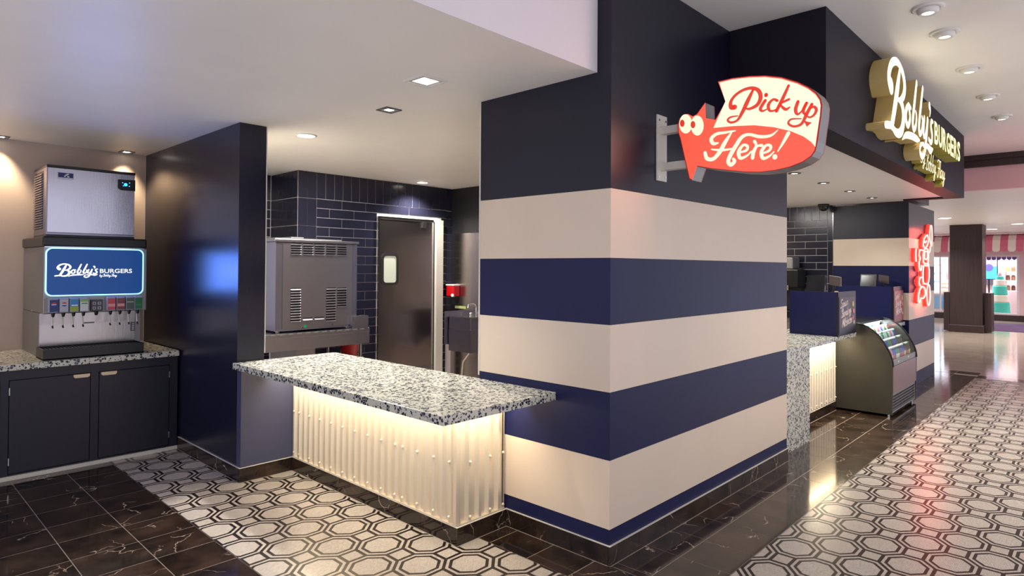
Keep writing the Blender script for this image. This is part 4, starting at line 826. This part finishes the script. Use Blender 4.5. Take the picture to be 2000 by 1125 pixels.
# ================================================================== CEILING LIGHTS
trim_w = pm('light_trim_white', (226, 222, 214), .4); trim_d = pm('light_trim_grey', (110, 106, 104), .35, .5); refl = pm('reflector', (230, 232, 226), .25, .6)
def square_light(x, y, z, h, frame, label, power, color, to=None, ang=110, inner=.62, group='square recessed ceiling lights', lens=e_lampd):
    power *= 1.7
    t = thing('recessed_light', (x, y, z), label, 'ceiling light', group)
    def sq(k): return [(-k, -k), (k, -k), (k, k), (-k, k)]
    ring(sq(h), sq(h*.82), lambda u, v, d: (x+u, y+v, d), z-.008, z-.0005).build('frame', frame, t)
    ring(sq(h*.82), sq(h*inner), lambda u, v, d: (x+u, y+v, d), z-.004, z-.0005).build('reflector', refl, t)
    MB().box(x-h*inner, x+h*inner, y-h*inner, y+h*inner, z-.003, z-.0005).build('lens', lens, t)
    if power: light('downlight', 'SPOT', (x, y, z-.03), power, color, to, .05, angle=ang)
def round_light(x, y, z, r, label, power, color, to=None, ang=120, group='round recessed ceiling lights', frame=trim_w, lens=e_lamp, inner=.8):
    power *= 1.8
    t = thing('recessed_light', (x, y, z), label, 'ceiling light', group)
    MB().lathe([(r, z-.0005), (r, z-.008), (r*inner, z-.010), (r*inner, z-.002)], (x, y, 0), 24).build('trim_ring', frame, t)
    MB().lathe([(r*inner, z-.004), (0, z-.004)], (x, y, 0), 20).build('lens', lens, t)
    if power: light('downlight', 'SPOT', (x, y, z-.03), power, color, to, .05, angle=ang)
square_light(-.544, .922, 2.685, .093, trim_w, 'largest square ceiling light, white framed, above the pickup counter', 34, NEUT, (-1.0, .95, 0), 78, .6)
square_light(-.288, 1.638, 2.685, .063, trim_d, 'small grey square ceiling light behind the largest one above the counter', 20, NEUT, (-.6, 1.6, 0), 70, .4, lens=e_lamp)
round_light(-.248, 2.851, 2.685, .088, 'round ceiling light at the left end of the pickup opening', 85, NEUT)
round_light(2.205, 4.403, 2.685, .085, 'round ceiling light in front of the steel kitchen door', 55, NEUT, ang=130)
square_light(-1.015, 4.85, 2.685, .058, trim_d, 'small square wall washer over the ice machine', 22, (1, .8, .54), (-1.03, 4.93, 0), 75, .45, lens=e_lamp)
square_light(-1.96, 4.85, 2.685, .058, trim_d, 'small square wall washer at the left edge of the photo', 26, (1, .8, .54), (-1.97, 4.93, 0), 75, .45, lens=e_lamp)
for k, x in enumerate((1.948, 2.521, 3.619, 4.758, 5.873)):
    t = thing('eyeball_light', (x, -1.12, 3.301), ['nearest eyeball ceiling light along the corridor', 'second eyeball ceiling light along the corridor', 'middle eyeball ceiling light along the corridor', 'fourth eyeball ceiling light along the corridor', 'farthest eyeball ceiling light along the corridor'][k], 'ceiling light', 'eyeball lights in the corridor ceiling')
    MB().lathe([(.095, 3.3005), (.095, 3.292), (.068, 3.289), (.066, 3.3)], (x, -1.12, 0), 20).build('trim_ring', trim_w, t)
    MB().lathe([(.064, 3.298), (.062, 3.275), (.048, 3.258), (.036, 3.262)], (x, -1.12, 0), 16).build('eyeball', trim_w, t)
    MB().lathe([(.036, 3.266), (0, 3.268)], (x, -1.12, 0), 12).build('lens', e_lampd, t)
    light('eyeball_beam', 'SPOT', (x, -1.12, 3.24), 44, (1, .88, .74), (x, -1.45, 0), .04, angle=95)
for k, (x, y, z) in enumerate(((3.46, .245, 2.535), (4.37, .26, 2.535), (5.32, .26, 2.535), (6.25, .25, 2.535))):
    round_light(x, y, z, .06, ['nearest', 'second', 'third', 'farthest'][k]+' round spotlight in the order bay ceiling', (34, 34, 26, 10)[k], NEUT, (x, y-.05, 0), 110, 'order bay spotlights', trim_d, inner=.6)
for k, (x, y) in enumerate(((14.3, .73), (19.7, .446), (15.6, 1.35), (17.5, -.3))):
    round_light(x, y, 2.79, .16, ['far ceiling light left of the dark pillar', 'far ceiling light right of the dark pillar near the bakery', 'far ceiling light half hidden by the dark pillar', 'far ceiling light above the purple carpet'][k], 90, NEUT, None, 140, 'far corridor ceiling lights')
light('kitchen_fill', 'AREA', (.35, 3.4, 2.66), 62, NEUT, (.35, 3.4, 0), 1.2, .4); light('order_fill', 'AREA', (5.0, 1.45, 2.52), 34, NEUT, (5.2, 1.35, 0), 1.2, .4)  # added fill lamps without fixtures, brightening the kitchen and order bay
# ================================================================== FAR END
fp_ = thing('wood_pillar', (17.45, .72, 0), 'dark wood clad pillar standing in front of the bakery', 'pillar')
pbox('shaft', darkwood, fp_, 17.1, 17.8, .37, 1.06, .0, 2.785); pbox('base_moulding', darkwood, fp_, 17.07, 17.83, .34, 1.09, 0, .19, bev=.01)
pbox('side_cabinet', darkwood, fp_, 17.25, 17.75, 1.091, 1.22, .02, 1.02); pbox('side_cabinet', darkwood, fp_, 17.25, 17.75, .20, .339, .02, 1.02)
aw = thing('awning', (22.3, .8, 2.5), 'pink and cream striped scalloped awning over the bakery window', 'awning')
ap, ac = pm('awning_pink', (214, 110, 132), .7), pm('awning_cream', (240, 222, 208), .7)
AP = [(22.49, 2.76), (22.30, 2.70), (22.16, 2.56), (22.08, 2.36), (22.06, 2.26)]
y = 4.4; k = 0
while y > -3:
    wd = .195; V = []; 
    for (x, z) in AP: V += [(x, y, z), (x, y-wd, z)]
    n = len(AP); F = [(2*i, 2*i+1, 2*i+3, 2*i+2) for i in range(n-1)]
    arc = [(22.06, y-wd/2-wd/2*math.cos(math.pi*i/6), 2.26-.07*math.sin(math.pi*i/6)) for i in range(7)]
    mb = MB(); mb.add(V, F); mb.add(arc, [list(range(7))]); o = mb.build('awning_panel', ap if k % 2 == 0 else ac, aw); y -= wd; k += 1
light('bakery_left', 'AREA', (23.9, 2.3, 2.7), 130, (.86, .94, 1), (23.9, 2.3, 0), 1.6, 1.2); light('bakery_right', 'AREA', (23.9, .5, 2.7), 130, (.95, .95, 1), (23.9, .5, 0), 1.6, 1.2)
ck = thing('tiered_cake', (23.2, .62, 0), 'tall tiered teal and cream display cake in the right bakery window', 'cake')
teal, ccm = rough_wall('teal_icing', (70, 196, 180), .5, .06), rough_wall('cream_icing', (236, 222, 206), .5, .05)
for r, z0, z1, mt in ((.27, .20, .56, teal), (.235, .56, .80, ccm), (.20, .80, 1.10, teal), (.16, 1.10, 1.30, ccm), (.11, 1.30, 1.42, teal)):
    n = 28; pr = [(0, z0), (r*1.04, z0), (r*1.06, z0+.03), (r, z0+.06), (r*.97, z1-.03), (r*.93, z1-.001), (0, z1-.001)]
    MB().lathe(pr, (23.2, .62, 0), 24).build('tier', mt, ck)
pbox('stand', framep, ck, 22.9, 23.5, .30, .94, .0, .199)
MB().lathe([(0, 1.42), (.06, 1.42), (.05, 1.52), (.02, 1.58), (0, 1.6)], (23.2, .62, 0), 12).build('topper', lm((230, 180, 190)), ck)
tv = thing('menu_screen', (23.6, .92, 1.6), 'bright blue and pink menu screen in the right bakery window', 'screen')
pbox('housing', blk, tv, 23.6, 23.66, .71, 1.20, 1.30, 1.98); pbox('display', emi('menu_blue', (90, 190, 240), 1.0), tv, 23.592, 23.6, .73, 1.18, 1.32, 1.74); pbox('display', emi('menu_pink', (226, 180, 226), 1.0), tv, 23.592, 23.6, .73, 1.18, 1.741, 1.96)
MB().cyl((23.585, .95, 1.7), (23.591, .95, 1.7), .12, n=16).build('picture_dot', emi('menu_violet', (120, 110, 210), .9), tv)
pbox('post', blk, tv, 23.62, 23.65, .93, .97, 0, 1.3)
sh = thing('display_shelves', (24.6, .3, 0), 'pale shelf unit of jars and boxes behind the tiered cake', 'shelves')
for z in (.9, 1.25, 1.55): pbox('shelf', framep, sh, 24.3, 24.7, -.2, .62, z, z+.03)
for y in (-.2, .60): pbox('upright', framep, sh, 24.3, 24.7, y-.02, y, 0, 2.0)
i = 0
for z in (.93, 1.28, 1.58):
    for q, yy in enumerate((-.1, .06, .22, .38, .52)):
        c = [(150, 90, 60), (214, 190, 90), (226, 222, 226), (110, 60, 50), (180, 120, 90)][(q+i) % 5]
        o = MB().lathe([(0, 0), (.05, 0), (.055, .02), (.055, .13), (.04, .15), (.04, .17), (0, .17)], (24.5, yy, z+.0005), 10).build('jar', lm(c))
        tag(o, '%s jar on the %s shelf behind the bakery glass' % ({150: 'brown', 214: 'yellow', 226: 'white', 110: 'dark brown', 180: 'tan'}[c[0]], ['low', 'middle', 'top'][i]) + ', number %s from the right' % ['one', 'two', 'three', 'four', 'five'][q], 'jar', 'jars on the bakery shelves')
    i += 1
bt = thing('scalloped_valance', (22.605, .6, 2.0), 'small violet scalloped valance inside the right bakery window', 'valance')
for k in range(8): MB().prism([(.13+.13*k, 2.06), (.255+.13*k, 2.06), (.255+.13*k, 1.98), (.19+.13*k, 1.93), (.13+.13*k, 1.98)], lambda u, v, d: (d, u, v), 22.6005, 22.61).build('scallop', lm((120, 80, 150)), bt)
cs = thing('bakery_counter', (23.3, 2.2, 0), 'white bakery counter with glass front in the left window', 'counter')
pbox('base', framep, cs, 23.0, 23.6, 1.87, 3.4, 0, .78); pbox('top', lm((236, 236, 240)), cs, 22.95, 23.65, 1.86, 3.4, .78, .83); pbox('glass_front', pm('counter_glass_blue', (130, 180, 220), .1), cs, 22.99, 23.0, 1.95, 3.3, .3, .72); pbox('vent', blk, cs, 22.985, 22.99, 1.93, 2.02, .24, .5)
wc = thing('white_cake', (23.3, 2.0, .83), 'white three-tier cake on the bakery counter in the left window', 'cake')
for r, z0, z1 in ((.30, .8305, .98), (.26, .98, 1.12), (.2, 1.12, 1.26)): MB().lathe([(0, z0), (r, z0), (r*1.03, z0+.02), (r, z0+.04), (r*.97, z1-.001), (0, z1-.001)], (23.3, 2.05, 0), 20).build('tier', ccm, wc)
fr = thing('bakery_fridge', (24.4, 2.6, 0), 'lit white shelving fridge at the back of the left bakery window', 'refrigerator')
pbox('cabinet', lm((210, 226, 240)), fr, 24.4, 24.9, 2.35, 3.3, 0, 2.1)
for z in (1.2, 1.5, 1.8): pbox('shelf_edge', lm((150, 180, 210)), fr, 24.37, 24.4, 2.37, 3.28, z, z+.04)
sg = tag(MB().box(25.0, 25.199, 1.85, 2.25, 1.5, 1.62).build('small_shelf', lm((230, 220, 226))), 'small pale wall shelf inside the left bakery window', 'shelf')
bx = tag(MB().box(25.0, 25.19, 1.0, 1.24, 1.1, 1.5, bev=.01).build('wall_box', lm((70, 60, 76))), 'dark box on the bakery back wall behind the menu screen', 'box')
